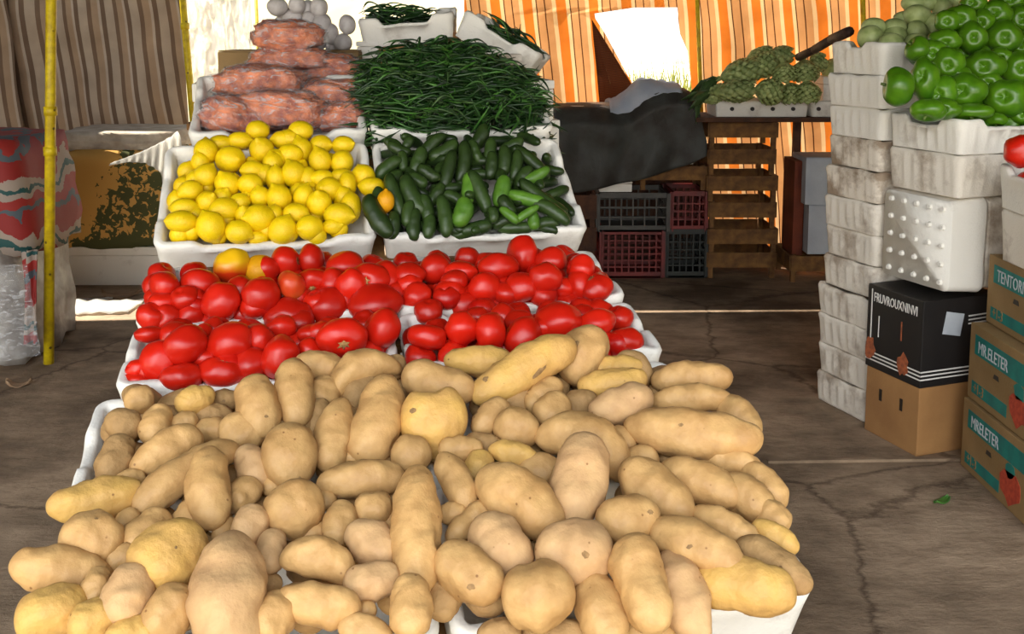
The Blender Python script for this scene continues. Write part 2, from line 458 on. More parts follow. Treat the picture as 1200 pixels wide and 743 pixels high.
# blankets
def floral_mat():
    m, t, b = nodes('floral_blanket'); L = t.links
    co = t.nodes.new('ShaderNodeTexCoord')
    n = t.nodes.new('ShaderNodeTexNoise'); n.inputs['Scale'].default_value = 26; n.inputs['Detail'].default_value = 2; n.inputs['Distortion'].default_value = 1.0
    L.new(co.outputs['Object'], n.inputs['Vector'])
    v = t.nodes.new('ShaderNodeTexVoronoi'); v.inputs['Scale'].default_value = 9
    L.new(co.outputs['Object'], v.inputs['Vector'])
    a = t.nodes.new('ShaderNodeMath'); a.operation = 'SUBTRACT'; L.new(n.outputs[0], a.inputs[0])
    a.use_clamp = False
    s = t.nodes.new('ShaderNodeMath'); s.operation = 'MULTIPLY'; L.new(v.outputs['Distance'], s.inputs[0]); s.inputs[1].default_value = 0.35
    L.new(s.outputs[0], a.inputs[1])
    sx = t.nodes.new('ShaderNodeSeparateXYZ'); L.new(co.outputs['Object'], sx.inputs[0])
    # plain ochre panel at the left of the blanket: + when x small
    mr = t.nodes.new('ShaderNodeMapRange'); mr.inputs[1].default_value = -0.16; mr.inputs[2].default_value = 0.02
    mr.inputs[3].default_value = 0.35; mr.inputs[4].default_value = 0.0
    sk = t.nodes.new('ShaderNodeMath'); sk.operation = 'MULTIPLY_ADD'; L.new(sx.outputs[2], sk.inputs[0]); sk.inputs[1].default_value = -0.45; L.new(sx.outputs[0], sk.inputs[2])
    L.new(sk.outputs[0], mr.inputs[0])
    # dark hem at the bottom
    mz = t.nodes.new('ShaderNodeMapRange'); mz.inputs[1].default_value = -0.31; mz.inputs[2].default_value = -0.22
    mz.inputs[3].default_value = -0.5; mz.inputs[4].default_value = 0.0
    L.new(sx.outputs[2], mz.inputs[0])
    a2 = t.nodes.new('ShaderNodeMath'); L.new(a.outputs[0], a2.inputs[0]); L.new(mr.outputs[0], a2.inputs[1])
    a3 = t.nodes.new('ShaderNodeMath'); L.new(a2.outputs[0], a3.inputs[0]); L.new(mz.outputs[0], a3.inputs[1])
    r = t.nodes.new('ShaderNodeValToRGB')
    r.color_ramp.elements[0].position = 0.375; r.color_ramp.elements[0].color = rgba(lin(82, 84, 54))
    r.color_ramp.elements[1].position = 0.40; r.color_ramp.elements[1].color = rgba(lin(206, 160, 88))
    L.new(a3.outputs[0], r.inputs[0]); L.new(r.outputs[0], b.inputs['Base Color'])
    b.inputs['Roughness'].default_value = 0.95; b.inputs['Specular IOR Level'].default_value = 0.1
    return m
M['floral'] = floral_mat()

def blanket_mat():
    m, t, b = nodes('red_teal_blanket'); L = t.links
    co = t.nodes.new('ShaderNodeTexCoord')
    n = t.nodes.new('ShaderNodeTexNoise'); n.inputs['Scale'].default_value = 4; n.inputs['Detail'].default_value = 5
    L.new(co.outputs['Object'], n.inputs['Vector'])
    sx = t.nodes.new('ShaderNodeSeparateXYZ'); L.new(co.outputs['Object'], sx.inputs[0])
    a = t.nodes.new('ShaderNodeMath'); a.operation = 'MULTIPLY_ADD'; L.new(n.outputs[0], a.inputs[0]); a.inputs[1].default_value = 0.42; L.new(sx.outputs[2], a.inputs[2])
    d = t.nodes.new('ShaderNodeMath'); d.operation = 'DIVIDE'; L.new(a.outputs[0], d.inputs[0]); d.inputs[1].default_value = 0.30
    f = t.nodes.new('ShaderNodeMath'); f.operation = 'FRACT'; L.new(d.outputs[0], f.inputs[0])
    r = t.nodes.new('ShaderNodeValToRGB'); r.color_ramp.interpolation = 'CONSTANT'
    e = r.color_ramp.elements
    e[0].position = 0; e[0].color = rgba(lin(150, 134, 120)); e[1].position = .16; e[1].color = rgba(lin(132, 26, 20))
    for p, c in [(.44, (70, 80, 86)), (.54, (140, 32, 24)), (.76, (148, 134, 122)), (.90, (26, 70, 68))]:
        q = e.new(p); q.color = rgba(lin(*c))
    L.new(f.outputs[0], r.inputs[0]); L.new(r.outputs[0], b.inputs['Base Color'])
    b.inputs['Roughness'].default_value = 0.7
    return m
M['blanket'] = blanket_mat()
M['wrap'] = mat('grey_wrap', lin(172, 168, 160), lin(120, 112, 104), 9, 0.4, 0.7, 14)
def add_translucent(m, c, k):
    t = m.node_tree; L = t.links; b = t.nodes['Principled BSDF']
    tr = t.nodes.new('ShaderNodeBsdfTranslucent'); tr.inputs[0].default_value = rgba(c)
    mx = t.nodes.new('ShaderNodeMixShader'); mx.inputs[0].default_value = k
    L.new(b.outputs[0], mx.inputs[1]); L.new(tr.outputs[0], mx.inputs[2]); L.new(mx.outputs[0], t.nodes['Material Output'].inputs[0])
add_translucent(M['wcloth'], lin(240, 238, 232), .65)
add_translucent(M['wtarp'], lin(235, 240, 248), .5)
def ripening():
    m, t, b = nodes('ripening_tomato_skin'); L = t.links
    co = t.nodes.new('ShaderNodeTexCoord'); s = t.nodes.new('ShaderNodeSeparateXYZ'); L.new(co.outputs['Object'], s.inputs[0])
    n = t.nodes.new('ShaderNodeTexNoise'); n.inputs['Scale'].default_value = 22; L.new(co.outputs['Object'], n.inputs['Vector'])
    a = t.nodes.new('ShaderNodeMath'); a.operation = 'MULTIPLY_ADD'; L.new(n.outputs[0], a.inputs[0]); a.inputs[1].default_value = .02; L.new(s.outputs[1], a.inputs[2])
    r = t.nodes.new('ShaderNodeValToRGB'); mr = t.nodes.new('ShaderNodeMapRange'); mr.inputs[1].default_value = -.025; mr.inputs[2].default_value = .04
    L.new(a.outputs[0], mr.inputs[0]); L.new(mr.outputs[0], r.inputs[0])
    r.color_ramp.elements[0].color = rgba(lin(206, 52, 16)); r.color_ramp.elements[0].position = .25
    r.color_ramp.elements[1].color = rgba(lin(232, 180, 20)); r.color_ramp.elements[1].position = .75
    L.new(r.outputs[0], b.inputs['Base Color']); b.inputs['Roughness'].default_value = .33
    return m
M['ripen'] = ripening()
M['palecloth'] = mat('pale_blanket', lin(188, 176, 158), lin(160, 146, 128), 12, 0.95, 0.6, 30)

# ---------------------------------------------------------------- the setting
def quad_obj(name, pts, matl, kind='structure'):
    o = mesh_obj(name, pts, [(0, 1, 2, 3)], matl, smooth=False)
    props(o, kind=kind); return o

YB = 6.85            # where the cloth wall at the back hangs
bm = bmesh.new(); bx(bm, (0, 3.4, -0.05), (9.0, 8.8, 0.1))
o = bm_obj('floor', bm, M['floor']); props(o, kind='structure')
bm = bmesh.new(); bx(bm, (0, 24, -0.12), (80, 60, 0.1))
o = bm_obj('trim_outside_ground', bm, M['sand']); props(o, kind='structure')
# slightly raised joint in the slab at the right
bm = bmesh.new(); bx(bm, (2.4, 3.50, 0.004), (3.0, 0.02, 0.012), Matrix.Rotation(0.03, 4, 'Z'))
o = bm_obj('trim_floor_joint', bm, M['floor'], bevel=0.002); props(o, kind='structure')

# tent roof in two cloths with a slit between them (lets in the streak of sun on the floor)
ZR = 2.65
slope_x = -SUN_TO.x / SUN_TO.z; slope_y = -SUN_TO.y / SUN_TO.z
def roofpt(x, y):                     # point of the roof whose sun shadow falls at floor (x, y)
    return (x - slope_x * ZR, y - slope_y * ZR)
def roof(name, poly):
    bm = bmesh.new()
    vs = [bm.verts.new((x, y, ZR)) for x, y in poly]
    bm.faces.new(vs)
    bmesh.ops.solidify(bm, geom=list(bm.faces), thickness=0.01)
    o = bm_obj(name, bm, M['tent']); props(o, kind='structure'); return o
yl0 = P(60, 378, 1).y
ya, yb_, yc, yd = 5.22, 5.62, 5.42, 5.47        # streak edges at the left and at the right, on the floor
xl, xr = -2.9, 1.8
A = roofpt(xl, ya); Bp = roofpt(-1.6, 5.30); Cc = roofpt(0.4, 5.41); D = roofpt(xr, 5.45)
E = roofpt(xl, yb_); Fp = roofpt(-1.6, 5.60); G = roofpt(0.4, 5.445); H = roofpt(xr, 5.47)
R_FRONT = 0.3
roof('ceiling', [(-4.4, R_FRONT), (4.4, R_FRONT), (4.4, H[1]), D, Cc, Bp, A, (-4.4, A[1])])
# hole added to the unseen rear roof so that sun reaches the white cloth
hx0, hx1, hy0, hy1 = -3.22, -2.66, 6.42, 6.64
roof('ceiling_rear', [(-4.4, E[1]), E, Fp, G, H, (4.4, H[1] + 0.012), (4.4, hy0), (-4.4, hy0)])
roof('ceiling_rear', [(-4.4, hy0), (hx0, hy0), (hx0, hy1), (-4.4, hy1)])
roof('ceiling_rear', [(hx1, hy0), (4.4, hy0), (4.4, hy1), (hx1, hy1)])
roof('ceiling_rear', [(-4.4, hy1), (4.4, hy1), (4.4, 7.0), (-4.4, 7.0)])
roof_side = [(-4.4, A[1]), A, E, (-4.4, E[1])]
roof('ceiling_patch', [(-4.4, A[1]), A, E, (-4.4, E[1])])

def curtain(name, x0, x1, z0, z1, y, matl, nx=120, nz=24, amp=0.03, freq=9, holefn=None, zc=None, origin=None, parent=None, seed=0.0, lean=0.0):
    """hanging cloth with folds; holefn(z) -> (xL, xR, open)"""
    ox, oz = (x0 + x1) / 2, (z0 + z1) / 2
    zs = [z0 + (z1 - z0) * j / nz for j in range(nz + 1)]
    if zc: zs = sorted(set(zs) | set(zc))
    def fold(x, z):
        return amp * (math.sin(x * freq + seed + 0.8 * math.sin(x * 2.3 + z)) + 0.5 * math.sin(x * freq * 2.3 + z * 2 + seed)) + amp * 1.2 * noise.noise(Vector((x * 1.7, z * 2.2, seed)))
    verts, faces = [], []
    if holefn is None:
        for z in zs:
            for i in range(nx + 1):
                x = x0 + (x1 - x0) * i / nx
                verts.append((x - ox + lean * (z - z0), fold(x, z), z - oz))
        n = nx + 1
        for j in range(len(zs) - 1):
            for i in range(nx):
                a = j * n + i; faces.append((a, a + 1, a + n + 1, a + n))
    else:
        nL, nM, nR = nx // 3, nx // 4, nx - nx // 3 - nx // 4
        opens = []
        for z in zs:
            xL, xR, op = holefn(z); opens.append(op)
            xs = [x0 + (xL - x0) * i / nL for i in range(nL)] + [xL + (xR - xL) * i / nM for i in range(nM)] + [xR + (x1 - xR) * i / nR for i in range(nR + 1)]
            for x in xs: verts.append((x - ox, fold(x, z), z - oz))
        n = nL + nM + nR + 1
        for j in range(len(zs) - 1):
            for i in range(n - 1):
                if nL <= i < nL + nM and opens[j] and opens[j + 1]: continue
                a = j * n + i; faces.append((a, a + 1, a + n + 1, a + n))
    o = mesh_obj(name, verts, faces, matl, parent)
    o.location = (ox, y, oz)
    return o

def Xat(px, Y): return P(px, 200, Y).x
def Zat(py, Y): return P(600, py, Y).z

# back wall of orange striped cloth with the torn opening
zt, zb = Zat(10, YB), Zat(118, YB)
hp = [(Zat(118, YB), Xat(752, YB), Xat(813, YB)), (Zat(104, YB), Xat(743, YB), Xat(809, YB)), (Zat(60, YB), Xat(719, YB), Xat(803, YB)),
      (Zat(40, YB), Xat(708, YB), Xat(793, YB)), (Zat(22, YB), Xat(696, YB), Xat(790, YB)), (Zat(16, YB), Xat(695, YB), Xat(790, YB)), (Zat(9, YB), Xat(740, YB), Xat(789, YB))]
def holefn(z):
    if z <= hp[0][0]: return hp[0][1], hp[0][2], z >= hp[0][0] - 1e-6
    if z >= hp[-1][0]: return hp[-1][1], hp[-1][2], z <= hp[-1][0] + 1e-6
    for a, b in zip(hp, hp[1:]):
        if a[0] <= z <= b[0]:
            k = (z - a[0]) / (b[0] - a[0]); return a[1] + (b[1] - a[1]) * k, a[2] + (b[2] - a[2]) * k, True
X_OPEN = Xat(545, YB)
cur = curtain('striped_curtain', X_OPEN, 3.6, 0.03, 2.62, YB, M['cur_or'], nx=260, nz=44, amp=0.022, freq=11, holefn=holefn, zc=[h[0] for h in hp])
props(cur, 'orange and cream striped cloth hanging at the back, with a torn opening', 'curtain')
# the torn flap folded down at the left of the opening
fl = [P(693, 22, YB - .06), P(746, 108, YB - .05), P(735, 140, YB - .07), P(704, 140, YB - .07), P(699, 80, YB - .08)]
vv = []; ff = []
ctr = sum(fl, Vector()) / 5
for k in range(5):
    for s in (0, .5, 1.0):
        q = ctr.lerp(fl[k], s); q.y += 0.015 * math.sin(k * 2 + s * 5); vv.append(q)
for k in range(5):
    a, b_ = k * 3, ((k + 1) % 5) * 3
    ff += [(a, a + 1, b_ + 1), (a + 1, a + 2, b_ + 2, b_ + 1)]
vv2 = [v + Vector((0, 0.006, 0)) for v in vv]
N0 = len(vv)
ff2 = ff + [tuple(reversed([i + N0 for i in f])) for f in ff]
for k in range(5):
    a, b_ = k * 3 + 2, ((k + 1) % 5) * 3 + 2
    ff2.append((a, b_, b_ + N0, a + N0))
fo = mesh_obj('torn_flap', [v - cur.location for v in vv + vv2], ff2, M['cur_flap'], cur)
props(fo, 'dull brown reverse side of the torn cloth')

# dim brown striped cloth at the left
c2 = curtain('brown_striped_curtain', -4.2, Xat(221, 6.75), Zat(162, 6.75), 2.62, 6.75, M['cur_br'], nx=200, nz=20, amp=0.03, freq=7, seed=3)
props(c2, 'dim brown and beige striped cloth hanging at the left behind the yellow pole', 'curtain')
c3 = curtain('brown_striped_curtain', -4.3, Xat(34, 6.6), Zat(185, 6.6), 2.62, 6.62, M['cur_br'], nx=60, nz=20, amp=0.04, freq=6, seed=5, lean=-0.08)
props(c3, 'loose brown striped cloth fold at the far left edge', 'curtain')
# side cloths (outside the frame, they close the stall)
for nm, x in (('wall_left', -4.3), ('wall_right', 3.7)):
    bm = bmesh.new(); bx(bm, (x, 4.2, 1.31), (0.02, 5.6, 2.6))
    o = bm_obj(nm, bm, M['tent']); props(o, kind='structure')
# low block added behind the left cloth to keep daylight out under it
bm = bmesh.new(); bx(bm, (-3.4, 6.95, 0.42), (2.3, 0.16, 0.84))
o = bm_obj('wall_daylight_block', bm, M['tent'], bevel=0.02); props(o, kind='structure')

bm = bmesh.new(); bx(bm, ((Xat(652, 6.6) + Xat(832, 6.6)) / 2, 6.64, .36), (Xat(832, 6.6) - Xat(652, 6.6), .03, .72))
o = bm_obj('dark_board_panel', bm, M['wood_dk'], bevel=.004); props(o, 'dark board leaning behind the plastic crates', 'board')
# pale wall and dry grass outside the openings
o = None
bm = bmesh.new(); bx(bm, (-4.4, 16.0, 1.3), (10, 0.3, 2.8))
o = bm_obj('pale_block_wall', bm, M['sand'], bevel=0.01); props(o, 'sun-bleached pale wall standing outside beyond the open gap', 'wall')
def tuft(cx, cy, n, h):
    vs, fs = [], []
    for i in range(n):
        a = random.uniform(0, 2 * PI); r = random.uniform(0, .28); x, y = cx + r * math.cos(a), cy + r * math.sin(a)
        dx, dy = random.uniform(-.15, .15), random.uniform(-.15, .15); hh = h * random.uniform(.5, 1); wd = .012
        k = len(vs)
        vs += [(x - wd, y, -.07), (x + wd, y, -.07), (x + dx + wd * .6, y + dy, hh * .6), (x + dx - wd * .6, y + dy, hh * .6), (x + dx * 2, y + dy * 2, hh)]
        fs += [(k, k + 1, k + 2, k + 3), (k + 3, k + 2, k + 4)]
    return vs, fs
vs, fs = [], []
for i in range(60):
    v_, f_ = tuft(random.uniform(0.9, 2.6), random.uniform(12, 13.6), 26, random.uniform(.8, 1.35))
    k = len(vs); vs += v_; fs += [tuple(i + k for i in f) for f in f_]
o = mesh_obj('dry_grass', vs, fs, M['grass'], smooth=False)
props(o, 'sunlit dry grass growing outside beyond the torn opening', 'grass', kind='stuff')

# ---------------------------------------------------------------- yellow poles
def pole(px0, py0, px1, py1, Y, wpx, label, z_top=2.6, joints=()):
    """through two photo points at depth Y; runs from the floor to the roof"""
    a, b = P(px0, py0, Y), P(px1, py1, Y)
    dx = (a.x - b.x) / (a.z - b.z)
    foot = Vector((b.x - dx * b.z, Y, 0)); top = Vector((b.x + dx * (z_top - b.z), Y, z_top))
    r = wpx * Y / 1200 / 2
    e = empty('tent_pole', foot)
    bm = bmesh.new(); cyl(bm, (0, 0, 0), top - foot, r, n=16)
    bm_obj('pole_tube', bm, M['yellow'], e, smooth=True)
    for jz in joints:
        p = (top - foot) * (jz / z_top)
        bm = bmesh.new(); cyl(bm, p - Vector((0, 0, .02)), p + Vector((0, 0, .02)), r * 1.25, n=16)
        bm_obj('joint_collar', bm, M['yellow'], e, smooth=True)
    props(e, label, 'pole', 'yellow tent poles')
    return e
pole(60, 0, 57, 435, 4.55, 12, 'worn yellow tent pole standing on the floor beside the patterned blanket pile', joints=(1.16, 0.98))
pole(214, 0, 228, 160, 6.6, 8, 'yellow pole at the right edge of the brown striped cloth', joints=(1.55,))
pole(300, 0, 302, 45, 7.6, 4, 'thin yellow pole standing outside behind the clear plastic sheet', z_top=1.9)
pole(817, 0, 821, 110, 6.74, 5, 'yellow pole right of the torn opening, above the artichokes')
pole(1011, 0, 1012, 30, 6.74, 6, 'yellow pole behind the pale round squashes')

# clear plastic sheet in the gap
vs, fs = [], []
x0, x1, z0_, z1_ = Xat(226, 6.9), Xat(300, 6.9), Zat(112, 6.9), 2.6
nx, nz = 40, 60
for j in range(nz + 1):
    for i in range(nx + 1):
        x = x0 + (x1 - x0) * i / nx; z = z0_ + (z1_ - z0_) * j / nz
        yy = .03 * noise.noise(Vector((x * 9, z * 4, 1))) + .015 * noise.noise(Vector((x * 30, z * 12, 3)))
        vs.append((x - x0, yy, z - z0_))
for j in range(nz):
    for i in range(nx):
        a = j * (nx + 1) + i; fs.append((a, a + 1, a + nx + 2, a + nx + 1))
o = mesh_obj('plastic_sheet', vs, fs, M['sheet']); o.location = (x0, 6.9, z0_)
props(o, 'wrinkled clear plastic sheet hanging in the bright gap beside the brown cloth', 'plastic sheet')

# ---------------------------------------------------------------- foam trays
def tray(name, w, d, h, matl, mw, th=0.024, corner=0.035, raise_=0.02, cut=0.14, taper=0.012, seed=0, ribs=False, holes=0, label=None, cat='tray', group=None, wob=0.004, notch=None):
    """open foam tray; local origin at the middle of the front rim, x along the front, y to the back, z up; rim at z=0"""
    rnd = random.Random(seed)
    pts = []                                    # perimeter (x, y, nx, ny, cornerness)
    def side(ax, ay, bx_, by, nxx, nyy, n):
        for i in range(n):
            k = i / n
            x, y = ax + (bx_ - ax) * k, ay + (by - ay) * k
            ln = math.hypot(bx_ - ax, by - ay)
            dc = min(k, 1 - k) * ln
            pts.append((x, y, nxx, nyy, dc, abs(nxx) > 0))
    hw = w / 2; c = corner
    def arc(cx, cy, a0, n=5):
        for i in range(n):
            a = a0 + (PI / 2) * i / n
            pts.append((cx + c * math.cos(a), cy + c * math.sin(a), math.cos(a), math.sin(a), 0, False))
    NL = max(24, int(w / .012)); ND = max(18, int(d / .012))
    side(-hw + c, 0, hw - c, 0, 0, -1, NL); arc(hw - c, c, -PI / 2)
    side(hw, c, hw, d - c, 1, 0, ND); arc(hw - c, d - c, 0)
    side(hw - c, d, -hw + c, d, 0, 1, NL); arc(-hw + c, d - c, PI / 2)
    side(-hw, d - c, -hw, c, -1, 0, ND); arc(-hw + c, c, PI)
    n = len(pts)
    verts = []; faces = []
    sgn = rnd.uniform(0, 50)
    def top(i):
        x, y, nx_, ny_, dc, sd_ = pts[i]
        k = max(0.0, min(1.0, (cut - dc) / 0.03)); k = k * k * (3 - 2 * k)
        z = -raise_ * (1 - k) if raise_ else 0
        z += wob * noise.noise(Vector((x * 14 + sgn, y * 14, 0)))
        return z
    def rib(i):
        if not ribs: return 0
        x, y, nx_, ny_, dc, sd_ = pts[i]
        s = (y if abs(nx_) > .5 else x)
        return 0.005 if math.sin(s * 2 * PI / 0.05) > 0.3 and dc > .02 else 0
    rings = [(0.5 * taper + 0.006, -h, 0), (taper, -h + 0.006, 0), (taper * .7, -h * .66, 1), (taper * .4, -h * .33, 1), (0.0, -0.012, 0), (0.005, -0.001, 0, 't'), (0.009, 0.0, 0, 't'),
             (th - 0.006, 0.0, 0, 't'), (th, -0.006, 0, 't'), (th + 0.006, -h * .5, 0), (th + 0.012, -h + 0.022, 0)]
    for R in rings:
        for i in range(n):
            x, y, nx_, ny_, dc, _ = pts[i]
            ins = R[0]; z = R[1]
            if len(R) > 3: z = top(i) + R[1]
            elif z > -h * .5 and R[0] == 0.0: z = top(i) - 0.012
            if R[2]: ins -= rib(i)
            wv = wob * 0.6 * noise.noise(Vector((x * 10, y * 10, z * 10 + sgn)))
            verts.append((x - nx_ * (ins + wv), y - ny_ * (ins + wv), z))
    nr = len(rings)
    for r in range(nr - 1):
        for i in range(n):
            j = (i + 1) % n
            faces.append((r * n + i, r * n + j, (r + 1) * n + j, (r + 1) * n + i))
    faces.append(tuple(reversed(range(n))))
    faces.append(tuple((nr - 1) * n + i for i in range(n)))
    o = mesh_obj(name, verts, faces, matl, mw=mw)
    if holes:
        for k in range(holes):
            x = -w * .32 + k * w * .64 / max(1, holes - 1)
            bm = bmesh.new(); cyl(bm, (x, -0.004, -h * .5), (x, 0.02, -h * .5), 0.012, n=14)
            bm_obj('vent_hole', bm, M['hole'], o)
    if label: props(o, label, cat, group)
    return o

def tray_matrix(fr, u, v, z, v1, z1):
    """tray frame: front rim middle at (u, v, z), tilting up to (v1, z1)"""
    ev = fr.V * (v1 - v); ev = Vector((ev.x, ev.y, z1 - z)); ln = ev.length; ev.normalize()
    eu = fr.U.copy(); en = eu.cross(ev).normalized()
    return basis(eu, ev, en, fr.pt(u, v, z)), ln

DS = Frame((.36, 2.33, 0), 12)       # the sloping display; origin at the right end of the front tomato trays
ROWS = {'P1': (-.665, .53, -.345, .645, .14), 'P2': (-.335, .655, -.01, .745, .11), 'T1': (0, .765, .275, .812, .10), 'T2': (.285, .825, .63, .875, .10),
        'L': (.645, .93, 1.03, 1.165, .10), 'B': (1.06, 1.195, 1.45, 1.36, .11)}
LAB = {('P1', 0): 'white foam tray front left, heaped with potatoes spilling over its side',
       ('P1', 1): 'white foam tray front right, its bare rim showing under the potatoes',
       ('P2', 0): 'white foam tray with a tall rim, second from the front on the left, under potatoes',
       ('P2', 1): 'white foam tray of potatoes, second from the front on the right',
       ('T1', 0): 'white foam tray of large red tomatoes, directly behind the left potatoes',
       ('T1', 1): 'white foam tray of tomatoes directly behind the right potatoes',
       ('T2', 0): 'white foam tray of tomatoes just below the lemon tray',
       ('T2', 1): 'white foam tray of tomatoes just below the cucumber tray',
       ('L', 0): 'white lined foam tray filled with yellow lemons',
       ('L', 1): 'white foam tray filled with dark green cucumbers',
       ('B', 0): 'white foam tray behind the lemons, holding plastic bags of shredded orange filling',
       ('B', 1): 'white foam tray behind the cucumbers, heaped with long thin green chilies'}
TR = {}
for k, (v0, z0, v1, z1, h) in ROWS.items():
    for c in (0, 1):
        uc = (-.92, -.30)[c]
        wd = .605
        if k == 'P1': wd = (.62, .645)[c]; uc = (-.935, -.283)[c]
        if k == 'P2' and c == 0: wd = .64; uc = -.94
        if k == 'B' and c == 0: wd = .55; uc = -.885
        mw, ln = tray_matrix(DS, uc, v0, z0, v1, z1)
        TR[(k, c)] = tray('foam_tray', wd, ln, h, FOAM[(c + len(TR)) % 4], mw, seed=len(TR), label=LAB[(k, c)], group='foam trays of the sloping display',
                          wob=0.008, raise_=0.016, cut=.10, th=.026)

# wooden stand under the display: one plank bench per row
e = empty('display_stand', DS.pt(-.61, 0, 0))
def lp(p): return p - e.location
for k, (v0, z0, v1, z1, h) in ROWS.items():
    bm = bmesh.new()
    for vv_ in (v0 + .07, v1 - .07):
        kk = (vv_ - v0) / (v1 - v0); zc = z0 + (z1 - z0) * kk - h * 1.03 - .012
        a, b_ = lp(DS.pt(-1.19, vv_, zc - .012)), lp(DS.pt(-.03, vv_, zc - .012))
        bx(bm, (a + b_) / 2, ((b_ - a).length, .07, .022), Matrix.Rotation(DS.yaw, 4, 'Z'))
    bm_obj('cross_board', bm, M['wood'], e)
    for u in (-1.12, -.61, -.10):
        vm = (v0 + v1) / 2; zc = (z0 + z1) / 2 - h * 1.03 - .05
        bm = bmesh.new()
        q = lp(DS.pt(u, vm, zc / 2)); bx(bm, q, (.05, .05, zc), Matrix.Rotation(DS.yaw, 4, 'Z'))
        q = lp(DS.pt(u, vm, zc)); bx(bm, q, (.04, (v1 - v0) * .8, .05), Matrix.Rotation(DS.yaw, 4, 'Z') @ Matrix.Rotation(math.atan2(z1 - z0, v1 - v0), 4, 'X'))
        bm_obj('leg', bm, M['wood'], e)
props(e, 'rough wooden stand carrying the stepped rows of foam trays', 'stand')

# ---------------------------------------------------------------- produce meshes
def blob(L_, W_, D_, seed, bend=0.0, waist=0.0, asym=0.0, p=2.3, lump=0.05, nu=26, nv=18, lobes=None, pointy=0.0, eyes=None):
    """long axis x, side y, depth z"""
    vs = []; fs = []
    ey = [(eyes.uniform(-.8, .8), eyes.uniform(0, 2 * PI), eyes.uniform(.04, .09)) for _ in range(eyes.choice([1, 2, 3, 4]))] if eyes else []
    if eyes: nu, nv = 40, 30
    for i in range(nu + 1):
        tt = -math.cos(PI * i / nu)
        rad = max(0.0, 1 - abs(tt) ** p) ** (1 / p) if pointy <= 0 else (max(0.0, 1 - abs(tt) ** p) ** (1 / p)) * (1 - pointy * abs(tt) ** 2)
        rad *= (1 + asym * tt) * (1 - waist * math.exp(-(tt * 3) ** 2))
        if i in (0, nu):
            x, y, z = tt * L_ / 2, bend * L_ * tt * tt, 0
            vs.append((x, y, z)); continue
        for j in range(nv):
            a = 2 * PI * j / nv
            dy, dz = math.cos(a), math.sin(a)
            q = Vector((tt * L_ / W_, dy * rad, dz * rad)) * 1.1 + Vector((seed * 3.17, seed * 1.3, 0))
            k = 1 + lump * 2.2 * noise.noise(q) + lump * noise.noise(q * 2.3)
            for et, ea, ed in ey:
                k -= ed * math.exp(-((tt - et) * L_ / W_ * 4.5) ** 2 - (((a - ea + PI) % (2 * PI) - PI) * 3.2) ** 2)
            if lobes:
                for la, lt, amp in lobes:
                    k += amp * math.exp(-((tt - lt) * 2.2) ** 2 - (((a - la + PI) % (2 * PI) - PI) * 1.3) ** 2)
            vs.append((tt * L_ / 2 * (1 + .02 * noise.noise(q)), bend * L_ * tt * tt - bend * L_ * .33 + dy * rad * W_ / 2 * k, dz * rad * D_ / 2 * k))
    idx = lambda i, j: 1 + (i - 1) * nv + (j % nv)
    for j in range(nv): fs.append((0, idx(1, j + 1), idx(1, j)))
    for i in range(1, nu - 1):
        for j in range(nv): fs.append((idx(i, j), idx(i, j + 1), idx(i + 1, j + 1), idx(i + 1, j)))
    last = len(vs) ; vs.append((L_ / 2, bend * L_ * .67, 0))
    # ring end was appended at loop end already as vs[-2]; remove duplicate
    vs.pop()
    last = len(vs) - 1
    for j in range(nv): fs.append((last, idx(nu - 1, j), idx(nu - 1, j + 1)))
    return vs, fs

def view_axes(px, py, ang, lean=30):
    d = ray(px, py).normalized()
    r = CR - d * CR.dot(d); r.normalize()
    u = r.cross(d).normalized()
    if u.z < 0: u = -u
    le = math.radians(lean)
    ul = u * math.cos(le) + d * math.sin(le)
    a = math.radians(ang)
    ax = r * math.cos(a) + ul * (math.sin(a) / max(.5, math.cos(le)))
    ln = ax.length; ax.normalize()
    sd_ = (d * -1).cross(ax).normalized()      # side axis, in the picture to the left of the long axis
    n = ax.cross(sd_).normalized()             # towards the viewer
    return ax, sd_, n, ln, d

def hit_scale(p): return (p - CAM).dot(CF) / FPX

def place(name, mesh_fn, surf, px, py, Lp, Wp, ang, level, matl, lean=30, lvl=0.035, embed=0.5, thick=.88, mats=None, fmat=None):
    ax, sd_, n, ln, d = view_axes(px, py, ang, lean)
    p = surf(px, py)
    k = hit_scale(p)
    W_ = Wp * k
    # push along the view so that the top of the thing lies at the heap surface, keep the pixel size
    c = p + d * (level * lvl + W_ * embed * .5)
    k = hit_scale(c)
    L_, W_ = Lp * k * (1 + .5 * (ln - 1)), Wp * k
    vs, fs = mesh_fn(L_, W_, W_ * thick)
    o = mesh_obj(name, vs, fs, matl, mw=basis(ax, sd_, n, c), mats=mats, fmat=fmat)
    return o

ORD = ['first', 'second', 'third', 'fourth', 'fifth', 'sixth', 'seventh', 'eighth', 'ninth', 'tenth', 'eleventh', 'twelfth', 'thirteenth', 'fourteenth', 'fifteenth',
       'sixteenth', 'seventeenth', 'eighteenth', 'nineteenth', 'twentieth', 'twenty-first', 'twenty-second', 'twenty-third', 'twenty-fourth', 'twenty-fifth', 'twenty-sixth', 'twenty-seventh', 'twenty-eighth']
def row_labels(items, bands, fmt, key=lambda it: it['px']):
    """items: dicts with px, py, look, o; bands: list of (ymax, phrase)"""
    rows = {}
    for it in items:
        for k, (ym, ph) in enumerate(bands):
            if it['py'] <= ym: break
        rows.setdefault(k, []).append(it)
    for k, lst in rows.items():
        lst.sort(key=key)
        for i, it in enumerate(lst):
            if 'fixed' in it: it['o']['label'] = it['fixed']; continue
            if len(lst) > 2 and i == 0: w_ = 'leftmost'
            elif len(lst) > 2 and i == len(lst) - 1: w_ = 'rightmost'
            else: w_ = ORD[i] + ' from the left'
            it['o']['label'] = fmt(it['look'], w_, bands[k][1])

